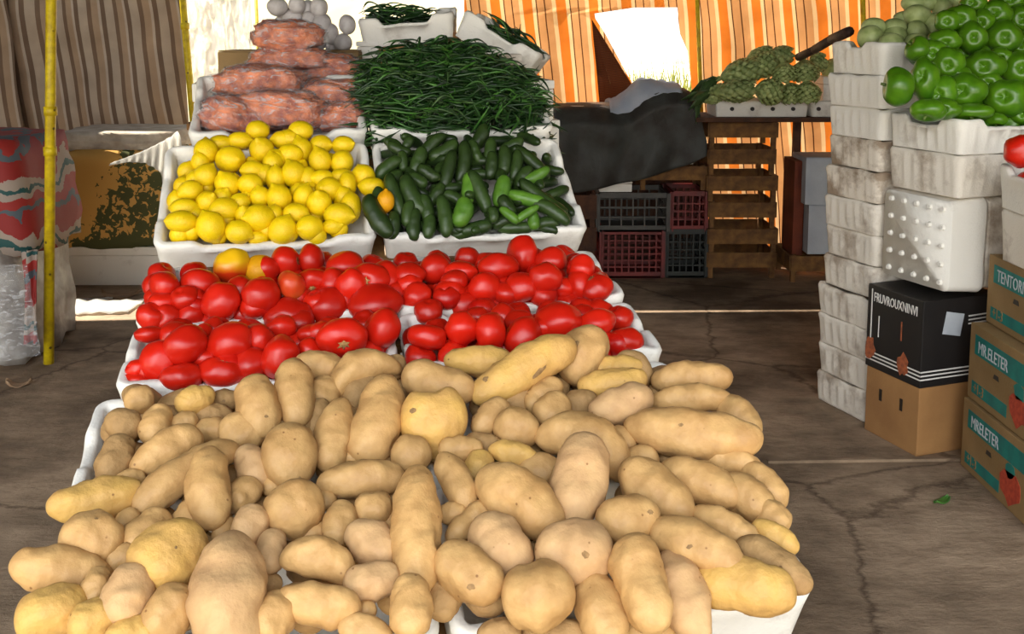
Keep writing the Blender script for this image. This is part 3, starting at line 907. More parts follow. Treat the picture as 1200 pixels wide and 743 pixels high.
# ---------------------------------------------------------------- potatoes
POT = [  # px, py, length, width, angle, level, tone, extras
(163,469,32,30,0,1,'t'),(144,498,42,36,-30,0,'b'),(183,497,46,34,75,0,'t'),(229,469,45,33,20,0,'y'),(135,537,54,38,70,0,'b'),(215,497,32,26,20,1,'t'),
(195,528,84,42,28,0,'t',dict(asym=.1)),(218,556,130,42,33,-.5,'t',dict(waist=.1,bend=-.05)),(245,571,95,48,98,-1.6,'t',dict(asym=-.05)),(262,470,32,26,0,2,'b'),(248,490,48,32,10,2,'b'),
(113,586,102,46,10,0,'y',dict(asym=.12)),(152,562,34,22,10,1,'t'),(108.5,630,70,56,-10,-1,'t'),(73,670,112,52,-8,-.3,'t',dict(asym=-.05)),(113,688,44,32,80,-.6,'t'),
(62,718,78,60,10,-.5,'y'),(150,697,66,54,70,-1.4,'p'),(110,728,56,50,30,-.6,'y'),(198,652,84,78,45,-1.8,'y'),(172,625,62,46,50,0,'t'),(144,655,38,34,20,.5,'t'),(148,614,34,28,60,.8,'t'),
(199,717,64,54,45,-.8,'t'),(155,743,58,36,10,-.2,'y'),(222,608,44,36,60,.6,'t'),(268,694,136,84,93,-2,'p',dict(asym=-.1)),(285,580,42,36,60,.6,'t'),(235,612,30,26,40,1,'b'),
(292,619,52,40,65,-.4,'p',dict(asym=.1)),(262,622,34,26,70,1,'t'),(317,646,50,35,80,0,'p'),(345,597,66,62,20,-.8,'t'),(320,570,28,22,0,1.2,'t'),(339,534,74,62,90,-.9,'t'),
(296,547,52,36,115,0,'p'),(302,477,74,48,104,-.9,'t'),(345,461,80,44,97,-1,'t'),(378,431,64,36,-15,.4,'t'),(378,461,40,36,70,1,'t'),(424,436,86,38,22,-.2,'t',dict(bend=-.22)),
(424,456,50,36,55,1.3,'b'),(443,492,104,56,74,-.8,'t',dict(asym=-.14)),(464,430,28,22,80,1,'b'),(391,509,86,42,80,-.3,'t',dict(waist=.05)),(372,490,44,32,80,1.5,'b'),(283,508,52,44,-30,.8,'t'),
(415,536,28,24,0,1.6,'t'),(423,562,98,42,5,0,'t'),(488,618,143,54,92,-1.6,'t'),(508,493,76,66,5,-.9,'y',dict(lobes=[(0,.75,.30),(0,-.75,.26),(PI,.05,.34),(0,.05,-.12)],p=2.1)),
(514,450,86,46,-15,0,'t',dict(waist=.08)),(560,423,76,34,0,.4,'y',dict(asym=.1)),(614,433,132,46,29,-1.4,'y'),(683,416,68,54,60,-.6,'t'),(575,489,52,32,45,.7,'t'),
(606,502,53,46,-10,.2,'t'),(637,463,50,30,40,.7,'t'),(648,481,44,38,50,.2,'t'),(679,474,44,32,10,1.3,'b'),(686,520,112,56,-22,-.2,'t',dict(bend=-.14)),(679,562,108,64,78,-1.7,'p',dict(asym=.0,waist=.04)),
(718,450,78,36,6,0,'y'),(722,430,62,26,0,.7,'y'),(743,432,46,36,-40,1.2,'b'),(728,474,74,42,18,-.7,'p'),(811,443,90,36,3,.3,'t'),(808,468,92,32,3,.1,'t'),(811,509,153,58,-7,-1,'t',dict(bend=.02)),
(866,489,60,38,-45,.5,'t'),(858,541,62,30,-10,.4,'t'),(895,568,64,38,-48,.7,'t'),(874,583,68,46,-35,.2,'t'),(821,567,98,48,-20,0,'t'),(769,576,96,56,-38,-.5,'t'),(736,609,72,56,8,-1,'t'),
(816,640,112,52,-25,-1,'t'),(850,616,80,34,-26,-.1,'t'),(905,606,42,36,-45,.6,'t'),(908,630,56,32,-30,.3,'y'),(906,662,92,44,-33,-.1,'b'),(870,688,116,58,-8,-1,'y',dict(asym=.08)),
(673,646,88,68,0,-1.2,'p'),(752,683,108,62,105,-1.3,'t',dict(waist=.14)),(799,698,104,58,110,-.6,'p'),(704,716,84,56,108,-.6,'t'),(631,697,82,72,10,-.7,'t'),(549,672,84,56,-33,-.6,'t'),
(586,640,82,64,-45,-.7,'p'),(610,587,112,64,-35,-1.3,'t'),(535,565,76,38,120,-.4,'t',dict(waist=.1)),(540,527,50,30,0,.5,'t'),(603,532,60,28,-12,.3,'y',dict(pointy=.3)),(559,550,44,34,60,1,'y'),
(530,602,34,26,0,.9,'t'),(550,612,64,30,40,.6,'t',dict(waist=.15)),(482,533,46,42,0,.4,'t'),(632,553,50,40,0,1.2,'t'),(565,524,44,34,0,1.4,'b'),(437,597,43,40,0,0,'t'),(398,614,52,38,80,.2,'t'),
(437,638,68,46,-35,-.3,'p'),(436,682,64,42,10,-.2,'p'),(375,657,88,44,-15,-.7,'t',dict(bend=-.14)),(374,708,96,46,-8,-.5,'t',dict(asym=.1)),(321,724,58,50,60,-.2,'t'),(481,711,70,46,93,-.8,'t'),
(428,716,26,22,0,.8,'t'),(428,738,62,32,-12,-.5,'t'),(383,585,26,20,80,1.2,'t'),(458,617,38,24,90,1.2,'t'),(366,626,42,32,0,1.4,'t'),(316,685,28,24,0,1.4,'b'),(743,541,56,34,10,1.4,'t'),
(606,471,40,30,0,1.8,'b'),(760,748,80,50,0,-.2,'t'),(650,745,80,40,0,.4,'b'),(250,505,42,30,0,1.6,'t'),(660,600,50,36,0,1.4,'t'),(720,520,50,40,0,1.6,'t'),(790,600,60,30,-20,1.3,'t'),(345,500,60,40,0,2,'b'),(475,580,50,40,0,2,'b'),(262,655,40,40,0,1.7,'t'),(520,700,50,40,80,1.6,'b'),(585,745,50,36,0,.4,'b')]
psurf = DS.surf(-.66, .565, -.01, .745, off=.085, vmin=-.74, vmax=-.03)
TN = {'t': ('pot_tan', 'tan'), 'y': ('pot_yel', 'yellowish'), 'p': ('pot_pink', 'pale pinkish'), 'b': ('pot_brown', 'dusty brown')}
FIX = {(218,556): 'long waisted tan potato lying diagonally under the upright one, upper left of the heap',
 (245,571): 'upright oval tan potato resting across the long diagonal one at the upper left',
 (268,694): 'biggest broad pale potato standing upright at the lower left front',
 (198,652): 'big round yellow potato left of the biggest broad potato',
 (614,433): 'very long yellowish potato with a brown scar, lying aslant against the tomatoes',
 (683,416): 'plump tan potato sticking up behind the right end of the scarred long potato',
 (488,618): 'longest slim tan potato standing upright in the middle front of the heap',
 (508,493): 'lumpy three-lobed yellow potato at the middle of the upper heap',
 (424,436): 'hook-shaped bent tan potato below the gap between the tomato trays',
 (811,509): 'long thick tan potato lying level at the right edge, under two stacked ones',
 (811,443): 'top potato of the two long ones stacked at the upper right',
 (808,468): 'lower potato of the two long ones stacked at the upper right',
 (870,688): 'large yellow potato resting on the bare foam rim at the front right corner',
 (906,662): 'dusty brown potato at the lower right edge, behind the large yellow one',
 (73,670): 'long pale potato jutting out beyond the left side of the tray',
 (113,586): 'long yellowish potato pointing left over the left tray wall',
 (679,562): 'thick upright pinkish potato lying over the curved one, right of the middle',
 (686,520): 'large curved tan potato partly covered by the thick upright pinkish one',
 (752,683): 'waisted stubby tan potato leaning at the front right, below the round one',
 (229,469): 'small oval yellow potato against the white rear rim at the upper left',
 (163,469): 'small round tan potato against the white rear rim at the upper left corner',
 (375,657): 'kidney-shaped bent tan potato in the lower left middle of the heap'}
items = []
for i, q in enumerate(POT):
    px, py, Lp, Wp, ang, lv, tn = q[:7]; ex = q[7] if len(q) > 7 else {}
    r_ = random.Random(i * 7 + 1)
    kw = dict(bend=r_.uniform(-.03, .03), asym=r_.uniform(-.08, .08), lump=.075, seed=i * 1.37, p=r_.uniform(2.0, 2.45), eyes=r_); kw.update(ex)
    o = place('potato', lambda a, b, c: blob(a, b, c, **kw), psurf, px, py, Lp * 1.06, Wp * 1.07, ang, lv, M[TN[tn][0]], lean=28, lvl=.03)
    o['category'] = 'potato'; o['group'] = 'potatoes heaped on the front trays'
    ratio = Lp / Wp
    look = ('big' if Lp * Wp > 4800 else 'small' if Lp * Wp < 1500 else 'middling') + ' ' + ('long' if ratio > 1.75 else 'oval' if ratio > 1.25 else 'round') + ' ' + TN[tn][1]
    it = dict(px=px, py=py, look=look, o=o)
    if (px, py) in FIX: it['fixed'] = FIX[(px, py)]
    items.append(it)
row_labels(items, [(455, 'rear row'), (482, 'second row'), (515, 'third row'), (552, 'fourth row'), (590, 'fifth row'), (625, 'sixth row'), (660, 'seventh row'), (695, 'eighth row'), (9999, 'front row')],
           lambda lk, w_, ph: '%s potato, %s in the %s of the heap' % (lk, w_, ph))

# dark scars on some skins
def surface_patch(o, px, py, a_, b__, ang, matl, name):
    inv = o.matrix_world.inverted(); d = ray(px, py).normalized()
    ok, loc, nor, _ = o.ray_cast(inv @ CAM, (inv.to_3x3() @ d).normalized())
    if not ok: return
    k = hit_scale(o.matrix_world @ loc)
    n_ = nor.normalized(); t1_ = (inv.to_3x3() @ Vector((math.cos(math.radians(ang)), 0, math.sin(math.radians(ang))))); t1_ = (t1_ - n_ * t1_.dot(n_)).normalized(); t2_ = n_.cross(t1_)
    r_ = random.Random(px); vs = [loc + n_ * .0012]; m = 14
    for i in range(m):
        q = 2 * PI * i / m; f = r_.uniform(.7, 1.15)
        p_ = loc + t1_ * math.cos(q) * a_ * k / 2 * f + t2_ * math.sin(q) * b__ * k / 2 * f + n_ * .02
        ok, l2, _, _ = o.ray_cast(p_, -n_)
        vs.append((l2 if ok else p_ - n_ * .02) + n_ * .0006)
    mesh_obj(name, vs, [(0, 1 + i, 1 + (i + 1) % m) for i in range(m)], matl, o)
bpy.context.view_layer.update()
PO = {(it['px'], it['py']): it['o'] for it in items}
M['skin_scar'] = mat('potato_scar', lin(128, 98, 62), lin(160, 124, 78), 90, .8, .4, 120)
for key, sx_, sy_, a_, b__, an in (((614,433),632,436,24,8,25),((614,433),569,444,8,8,0),((683,416),676,403,7,9,0),((673,646),686,650,9,9,0),((549,672),552,688,12,7,0),((736,609),762,600,8,7,0),((198,652),206,642,4,4,0),
        ((811,509),798,498,7,4,0),((339,534),351,560,4,4,0),((508,493),484,481,9,8,0),((302,477),312,488,5,4,0),((816,640),808,641,9,5,20),((262,470),262,470,5,4,0),((108.5,630),113,608,5,4,0)):
    surface_patch(PO[key], sx_, sy_, a_, b__, an, M['skin_scar'], 'skin_scar')
# under-layer that fills the trays
def zones(uu, k):
    a = 'left tray' if uu < -.61 else 'right tray'
    b = ', left end' if (uu < -.98 or -.61 < uu < -.37) else ', right end' if (uu > -.2 or -.8 < uu < -.61) else ', middle'
    return ', ' + a + b
def under(name, row, cols, du, dv, size, matl, mesh_fn, label, cat, group, off=0.0, jit=.35, u0=-1.18, u1=-.04, seed=1, protos=5, dz=0.0):
    rr = random.Random(seed)
    v0, z0, v1, z1, h = row
    pr = []
    n = 0
    u = u0
    while u < u1:
        v = v0 + .045
        while v < v1 - .03:
            uu, vv_ = u + rr.uniform(-jit, jit) * du, v + rr.uniform(-jit, jit) * dv
            if not (-.625 < uu < -.595):
                zz = z0 + (z1 - z0) * (vv_ - v0) / (v1 - v0) + off + rr.uniform(-.008, .008)
                if len(pr) < protos:
                    vs, fs = mesh_fn(size, rr)
                    o = mesh_obj(name, vs, fs, matl); pr.append(o)
                else:
                    o = pr[n % protos].copy(); COL.objects.link(o)
                o.location = DS.pt(uu, vv_, zz); o.rotation_euler = (rr.uniform(-.5, .5), rr.uniform(-.5, .5), rr.uniform(0, 6.28))
                zone = zones(uu, (vv_ - v0) / (v1 - v0)) ; props(o, label + zone, cat, group + zone); n += 1
            v += dv
        u += du
def pot_under(s, rr):
    return blob(s * rr.uniform(1.1, 1.5), s, s * .85, rr.uniform(0, 90), nu=16, nv=12)
full = (-.66, .575, -.01, .745, .11)
under('potato', full, 0, .080, .078, .066, M['pot_brown'], pot_under, 'dusty potato buried under the top layer', 'potato', 'buried potatoes', off=.008, seed=3)

# ---------------------------------------------------------------- round fruit: baked so that each has its own shape
def sphere_dirs(nu, nv):
    vs = [(0, 0, 1)]
    for i in range(1, nu):
        a = PI * i / nu
        for j in range(nv):
            b = 2 * PI * j / nv
            vs.append((math.sin(a) * math.cos(b), math.sin(a) * math.sin(b), math.cos(a)))
    vs.append((0, 0, -1))
    idx = lambda i, j: 1 + (i - 1) * nv + (j % nv)
    fs = [(0, idx(1, j), idx(1, j + 1)) for j in range(nv)]
    for i in range(1, nu - 1):
        for j in range(nv): fs.append((idx(i, j), idx(i + 1, j), idx(i + 1, j + 1), idx(i, j + 1)))
    last = len(vs) - 1
    fs += [(last, idx(nu - 1, j + 1), idx(nu - 1, j)) for j in range(nv)]
    return vs, fs
SPH = {k: sphere_dirs(*k) for k in ((22, 28), (16, 20), (24, 36))}

def fruit(kind, seed, res=(22, 28)):
    """unit shape (radius about 1) with its stem pole at +z"""
    r_ = random.Random(seed); vs0, fs = SPH[res]; out = []
    ph = r_.uniform(0, 6); nl = r_.choice([5, 6, 7]); la = r_.uniform(.02, .07)
    for x, y, z in vs0:
        a = math.atan2(y, x); s = math.hypot(x, y)
        n = noise.noise(Vector((x, y, z)) * 1.1 + Vector((seed, 0, seed * .7)))
        if kind == 'tomato':
            k = 1 + .10 * n + la * math.cos(nl * a + ph) * s * s * (.6 + .4 * z)
            dz = -.24 * math.exp(-(s / .24) ** 2) * (1 if z > 0 else 0) - 0 + (.05 * math.exp(-(s / .3) ** 2) if z < 0 else 0)
            out.append((x * k * 1.04, y * k * 1.04, z * k * .90 + dz))
        elif kind == 'lemon':
            k = 1 + .05 * n
            e_ = .22 * math.exp(-(s / .20) ** 2)
            out.append((x * k * .93, y * k * .93, z * k * 1.0 + (e_ if z > 0 else -e_ * .6)))
        elif kind == 'bell':
            c4 = abs(math.cos(2 * a + ph)); lobe = (1 - .13 * (1 - c4) ** 1.5)
            sq = 1 + .10 * s * s
            k = (lobe * s * sq + (1 - s)) * (1 + .07 * n)
            zz = z * .98
            if z > 0: zz -= .34 * math.exp(-(s / .42) ** 2)
            else: zz += (.34 + .1 * (1 - c4)) * math.exp(-(s / .40) ** 2) 
            q = .90 + .10 * z
            out.append((x * k * q * 1.05, y * k * q * 1.05, zz))
        else:
            k = 1 + .07 * n
            out.append((x * k, y * k, z * k))
    return out, fs

def put_round(name, kind, surf, px, py, Wp, Hp, level, matl, seed, lvl=.03, pole_view=None, depth=None, res=(22, 28), ang=0, embed=.5, lean=0):
    """pole_view: direction of the stem pole in view axes (right, up, towards viewer)"""
    ax, sd_, n, ln, d = view_axes(px, py, ang, lean)
    p = surf(px, py); k = hit_scale(p)
    c = p + d * (level * lvl + min(Wp, Hp) * k * embed)
    k = hit_scale(c)
    vs, fs = fruit(kind, seed, res)
    r_ = random.Random(seed + 5)
    if pole_view is None:
        pole_view = (r_.uniform(-1, 1), r_.uniform(-1, 1), r_.uniform(-1, .2))
    pv = Vector(pole_view).normalized()
    R = Vector((0, 0, 1)).rotation_difference(pv).to_matrix() @ Matrix.Rotation(r_.uniform(0, 6), 3, 'Z')
    S = (Wp * k / 2, Hp * k / 2, (depth or (Wp + Hp) / 2) * k / 2)
    bake = lambda v: Vector([a * b for a, b in zip(R @ Vector(v), S)])
    o = mesh_obj(name, [bake(v) for v in vs], fs, matl, mw=basis(ax, sd_, n, c))
    return o, bake

def tomato_scar(o, bake, seed, big=1.0):
    r_ = random.Random(seed); seed_f = seed + 1
    # a small five to six pointed corky star set in the dimple
    def zs(x, y):          # height of the skin at this spot, a hair above it
        s = math.hypot(x, y); z = math.sqrt(max(0, 1 - s * s)); q = noise.noise(Vector((x, y, z)) * 1.1 + Vector((seed_f, 0, seed_f * .7)))
        return z * (1 + .10 * q) * .90 - .24 * math.exp(-(s / .24) ** 2) + .02
    vs = [(0, 0, zs(0, 0) + .05)]; n = 12
    for i in range(n):
        a = 2 * PI * i / n; rr = (.30 if i % 2 == 0 else .14) * big * r_.uniform(.8, 1.2)
        vs.append((rr * math.cos(a), rr * math.sin(a), zs(rr * math.cos(a), rr * math.sin(a))))
    n0 = len(vs)
    vs += [(x, y, z - .08) for x, y, z in vs]
    fs = [(0, 1 + i, 1 + (i + 1) % n) for i in range(n)] + [(1 + i, n0 + 1 + i, n0 + 1 + (i + 1) % n, 1 + (i + 1) % n) for i in range(n)]
    s = mesh_obj('stem_scar', [bake((x, y, z)) for x, y, z in vs], fs, M['scar'], o)
    return s

TOM = [ # px, py, w, h, level, pole/scar
(193,336,34,34,0),(235,331,42,34,0),(271,313,40,42,-.5,'o'),(304,316,30,32,.6,'g'),(259,354,42,44,-.3),(216,349,30,28,.4),(190,356,32,28,.7),(193,374,34,34,-.2,(-.5,.2,1)),
(224,372,38,38,.3),(251,378,40,36,.5),(306,347,42,42,-.4),(287,370,32,32,.4),(175,392,34,18,.8),(230,352,28,30,1),(282,340,32,32,1),(217,405,52,46,-.4),(269,400,50,44,-.3),
(304,398,36,38,.4),(187,426,42,50,.6),(213,442,48,36,-.3),(170,432,22,30,1),(160,447,32,20,.6),(261,436,50,38,-.2,(.15,.9,.5)),(294,427,42,44,.3),(175,448,26,20,1),
(335,307,36,34,0,(.9,.1,.3)),(365,304,30,34,.3),(312,316,30,32,.8),(341,334,28,36,0,'r'),(366,330,34,30,.5,(0,-.7,.8)),(390,331,30,32,.6,(.6,-.2,.8)),(404,312,42,36,0),(383,361,50,46,0),
(432,328,46,36,.1,(-.25,-.1,1)),(412,336,34,42,.5),(452,326,36,40,.6),(440,356,57,48,-.8),(338,377,53,52,-.9,(-.3,-.1,1)),(448,385,43,44,-.6),(401,396,56,44,-.9,(.1,-.5,1)),(328,418,44,46,-.6),
(363,411,28,30,.5),(364,392,30,26,1),(405,352,32,40,.7),(480,322,34,30,.2),(510,315,36,34,0),(487,347,36,34,.1),(540,320,38,28,.5),(527,343,36,32,.3,(.2,-.8,.6)),(583,314,47,34,-.2),
(612,299,39,42,-.5),(568,338,38,34,-.1),(611,337,38,38,-.1),(532,329,32,26,.8),(545,361,36,34,-.3),(515,367,26,38,.3),(578,360,32,32,.3),(608,361,30,30,.5),(541,386,37,38,-.6),
(500,395,44,32,.2),(575,389,37,44,-.5),(613,396,44,48,-.5),(531,410,34,24,.5),(608,377,32,28,.7),(645,306,38,32,0),(638,326,38,34,-.4),(681,315,34,32,0),(699,338,37,36,-.4,(-.5,.9,.3)),
(678,334,28,34,.4),(675,360,38,34,0),(636,355,36,38,.4),(654,377,56,42,-.5),(700,379,40,36,-.4),(734,399,40,28,0),(708,406,24,42,.4),(704,357,32,20,.7),(660,345,30,30,.9),
(590,340,30,30,1.2),(560,375,30,30,1.2),(480,335,30,26,1),(350,350,30,30,1.2),(240,400,30,40,1.2),(240,420,40,30,1.2),(350,430,40,30,1),(280,440,40,30,1.2),(590,410,34,28,1),(640,405,40,30,.8),(680,398,30,30,1),(205,392,34,30,.9),(250,388,30,30,1),(330,385,34,30,1.1),(375,392,34,30,.9),(420,372,34,30,1),(300,384,30,28,1),(465,345,30,30,.9),(550,372,34,30,.9),(590,372,30,30,.9),(690,360,30,26,1),(525,372,30,30,.9),(635,385,40,30,.6),(490,368,24,26,1),(160,432,26,20,1)]
t1 = DS.surf(0, .765, .275, .812, off=.055, vmin=.02, vmax=.27)
t2 = DS.surf(.285, .825, .63, .875, off=.055, vmin=.30, vmax=.62)
def tsurf(px, py):
    # the front tray's heap covers everything below this line of the photo
    lim = 392 + (px - 150) * (-30 / 600)
    return t1(px, py) if py > lim else t2(px, py)
items_l, items_r = [], []
for i, q in enumerate(TOM):
    px, py, wp, hp_, lv = q[:5]; ex = q[5] if len(q) > 5 else None
    m_ = M['tom']; lk = 'red'
    pv = None
    if ex == 'o': m_ = M['ripen']; lk = 'yellow-orange'
    elif ex == 'g': m_ = M['lemon_amb']; lk = 'greenish yellow'
    elif ex == 'r': m_ = M['tom_or']; lk = 'orange-red'
    elif ex: pv = ex
    o, bk = put_round('tomato', 'tomato', tsurf, px, py, wp * 1.06, hp_ * 1.06, lv, m_, i + 1, lvl=.036, pole_view=pv, embed=.30)
    if pv: tomato_scar(o, bk, i, 1.0); lk = 'red scarred-topped' if False else 'red'
    o['category'] = 'tomato'
    sz = 'big' if wp * hp_ > 1900 else 'small' if wp * hp_ < 950 else 'middling'
    look = sz + ' ' + ('flattened ' if wp / hp_ > 1.3 else 'tall ' if hp_ / wp > 1.2 else 'round ') + lk + (' stem-scarred' if pv else '')
    it = dict(px=px, py=py, look=look, o=o)
    if ex == 'o': it['fixed'] = 'yellow-orange ripening tomato lying on the red ones below the lemon tray'
    if ex == 'g': it['fixed'] = 'greenish yellow tomato half hidden behind the yellow-orange one'
    left = px < 465
    o['group'] = 'tomatoes in the left trays' if left else 'tomatoes in the right trays'
    (items_l if left else items_r).append(it)
bands = [(325, 'back row'), (345, 'second row'), (368, 'third row'), (390, 'fourth row'), (412, 'fifth row'), (999, 'front row')]
row_labels(items_l, bands, lambda lk, w_, ph: '%s tomato, %s in the %s, left trays' % (lk, w_, ph))
row_labels(items_r, bands, lambda lk, w_, ph: '%s tomato, %s in the %s, right trays' % (lk, w_, ph))
def rnd_mesh(kind):
    def f(s, rr):
        vs, fs = fruit(kind, rr.randint(1, 999), (16, 20)); return [Vector(v) * s * .5 for v in vs], fs
    return f
under('tomato', ROWS['T2'], 0, .078, .080, .07, M['tom'], rnd_mesh('tomato'), 'red tomato buried in the tomatoes, rear row of trays', 'tomato', 'buried rear tomatoes', off=.004, seed=4, u0=-1.17)
under('tomato', (0.01, .765, .28, .812, .1), 0, .085, .09, .07, M['tom'], rnd_mesh('tomato'), 'red tomato buried in the tomatoes, front row of trays', 'tomato', 'buried front tomatoes', off=.002, seed=5, u0=-1.10)

# ---------------------------------------------------------------- lemons
LEM = [(241,178,29,30,0),(270,187,34,33,-.3),(258,168,28,20,.6),(281,165,28,22,.2),(302,153,27,24,0),(307,176,29,30,-.1),(241,207,29,29,-.1),(266,216,29,29,-.1),(296,199,28,22,.2),(293,216,29,26,0),
(320,192,26,26,.4),(323,209,24,27,.4),(223,224,28,26,0),(332,164,28,22,.4),(216,244,31,24,.4),(213,260,36,27,-.3),(247,266,34,36,-.4),(280,272,31,29,-.2),(243,237,27,26,.2),(263,246,34,30,.2),
(281,237,24,22,.7),(305,231,24,24,.3),(327,232,29,31,-.2),(304,256,35,34,-.4),(331,270,33,33,-.4),(302,279,24,18,.6),(286,252,22,22,1),(230,211,24,24,1),(352,154,28,26,-.3),(340,163,30,24,.3),
(353,176,26,30,.4),(340,181,29,25,0),(344,204,29,31,-.3),(376,170,26,24,.5),(402,170,26,22,.3),(375,189,27,31,-.1),(401,190,27,28,.2),(324,188,26,26,.6),(378,210,26,24,.4),(386,222,31,30,-.1),
(407,217,22,32,.5),(426,206,27,27,-.1),(436,219,29,24,-.3),(400,208,26,22,.7),(360,210,24,28,.9),(356,230,25,27,.1),(374,239,31,31,-.2),(347,250,29,25,.1),(397,252,35,29,-.3),(411,243,25,35,.4),
(363,267,31,30,-.4),(321,252,22,24,.7),(403,231,24,24,.8),(310,205,24,24,1),(260,232,24,24,1.1),(350,225,22,22,1.2),(390,265,24,20,.6),(235,190,22,24,1)]
lsurf = DS.surf(.645, .93, 1.03, 1.165, off=.035, vmin=.66, vmax=1.02)
items = []
for i, (px, py, wp, hp_, lv) in enumerate(LEM):
    rr = random.Random(i + 50)
    pv = (1 if wp > hp_ + 1 else rr.uniform(-.6, .6), rr.uniform(-.5, .5) if wp > hp_ else 1, rr.uniform(-.8, .8))
    o, bk = put_round('lemon', 'lemon', lsurf, px, py, wp * 1.07, hp_ * 1.07, lv, M['lemon'], i + 100, lvl=.022, pole_view=pv, res=(22, 28), embed=.35)
    props(o, None, 'lemon', 'lemons in the tray')
    it = dict(px=px, py=py, look=('big' if wp * hp_ > 950 else 'small' if wp * hp_ < 600 else 'middling') + ' ' + ('oval' if abs(wp - hp_) > 5 else 'round') + ' yellow', o=o)
    if (px, py) == (352, 154): it['fixed'] = 'bright lemon perched highest against the orange plastic bags'
    if (px, py) == (426, 206): it['fixed'] = 'upper of two lemons lying between the lemon and cucumber trays'
    if (px, py) == (436, 219): it['fixed'] = 'lower of two lemons lying between the lemon and cucumber trays'
    items.append(it)
row_labels(items, [(172, 'back row'), (195, 'second row'), (213, 'third row'), (234, 'fourth row'), (254, 'fifth row'), (999, 'front row')], lambda lk, w_, ph: '%s lemon, %s in the %s of the tray' % (lk, w_, ph))
csurf = DS.surf(.645, .93, 1.03, 1.165, off=.05, vmin=.66, vmax=1.02)
o, bk = put_round('lemon', 'lemon', csurf, 452, 236, 22, 26, -1.2, M['lemon_amb'], 333, pole_view=(0, 1, .2), embed=.35)
props(o, 'single amber lemon lying on the cucumbers', 'lemon', 'lemons in the tray')
under('lemon', ROWS['L'], 0, .066, .066, .058, M['lemon'], rnd_mesh('lemon'), 'yellow lemon buried under the others', 'lemon', 'buried lemons', off=-.016, seed=6, u0=-1.17, u1=-.66)

# ---------------------------------------------------------------- cucumbers
CUC = [(460,168,20,10,-20,0),(478,168,16,10,60,0),(467,175,28,13,-25,.3),(472,189,24,11,95,.2),(490,190,36,15,70,0),(505,172,42,14,48,.2),(520,178,38,17,30,0),(525,200,48,14,76,-.3),(543,190,48,15,82,-.1),
(455,196,36,15,40,.6),(502,203,28,14,-35,-.4),(489,212,24,15,-30,-.1),(460,213,30,14,60,.6),(463,230,54,15,108,-.3),(484,230,52,19,118,-.6),(510,229,32,13,55,-.1),(442,254,54,20,120,-.2),(521,253,48,15,98,-.7),
(485,263,36,15,88,.1),(503,265,28,14,84,0),(461,264,32,14,85,.2),(549,222,38,16,84,-.4,'l'),(542,249,34,20,72,-.8,'l'),(532,232,26,13,-30,.1),(549,271,44,13,18,.1),(557,178,28,12,110,-.2),
(562,162,34,15,60,.2),(574,177,28,13,80,-.1),(562,224,52,15,112,-.8),(588,224,36,17,76,-.7,'l'),(594,241,26,14,125,-.3),(601,170,26,13,25,0),(591,189,36,15,85,-.2),(605,194,36,12,80,-.1),(623,189,54,13,-42,.1),
(626,207,38,13,25,-.1,'l'),(617,233,42,15,-15,-.3,'l'),(635,232,64,15,-36,.1),(576,194,32,13,84,.1),(616,251,34,9,33,-.9,'l'),(597,252,26,10,-40,-.8,'l'),(625,258,22,13,100,-.3,'l'),(557,268,38,15,14,-.2),
(604,267,40,14,2,.1),(578,252,18,11,100,-.4),(645,247,50,15,-30,.2),(590,260,26,13,20,.4),(572,262,24,12,50,.3),(612,210,34,14,60,.5),(500,245,34,15,100,.5),(478,250,30,13,80,.5),(440,236,34,14,70,.4),(530,270,30,13,-10,.3),(640,262,30,14,10,.3)]
items = []
def cuc_mesh(seed, bend):
    def f(a, b, c): return blob(a, b, c, seed, bend=bend, p=2.6, lump=.05, nu=20, nv=12)
    return f
NU, NV = 20, 12
CF_MAT = [1] * NV + [0] * ((NU - 2) * NV) + [1] * NV
for i, q in enumerate(CUC):
    px, py, Lp, Wp, ang, lv = q[:6]; lt = len(q) > 6
    o = place('cucumber', cuc_mesh(i * 2.1, random.uniform(-.08, .08)), csurf, px, py, Lp * 1.08, Wp * 1.16, ang, lv, None, lean=20, lvl=.024, thick=1.0,
              mats=[M['cuc_lt'] if lt else M['cuc'], M['cuc_tip']], fmat=[0] * NV + [0] * ((NU - 2) * NV) + [1] * NV)
    props(o, None, 'cucumber', 'cucumbers in the tray')
    dirn = 'upright' if 60 < ang % 180 < 120 else 'level' if ang % 180 < 25 or ang % 180 > 155 else 'slanting'
    items.append(dict(px=px, py=py, look=('long' if Lp > 40 else 'short' if Lp < 27 else 'middling') + ' ' + ('bright green' if lt else 'dark green') + ' ' + dirn, o=o))
row_labels(items, [(176, 'back row'), (192, 'second row'), (210, 'third row'), (231, 'fourth row'), (250, 'fifth row'), (999, 'front row')], lambda lk, w_, ph: '%s cucumber, %s in the %s' % (lk, w_, ph))
def cuc_under(s, rr): return blob(s * 3.0, s, s, rr.uniform(0, 90), bend=rr.uniform(-.08, .08), nu=14, nv=10, p=2.6)
under('cucumber', ROWS['L'], 0, .08, .055, .034, M['cuc'], cuc_under, 'dark green cucumber buried under the others', 'cucumber', 'buried cucumbers', off=-.008, seed=8, u0=-.55, u1=-.06)
under('cucumber', (.70, .962, 1.03, 1.165, .1), 0, .09, .06, .034, M['cuc'], cuc_under, 'dark green cucumber buried under the others', 'cucumber', 'buried cucumbers', off=.02, seed=18, u0=-.48, u1=-.10)

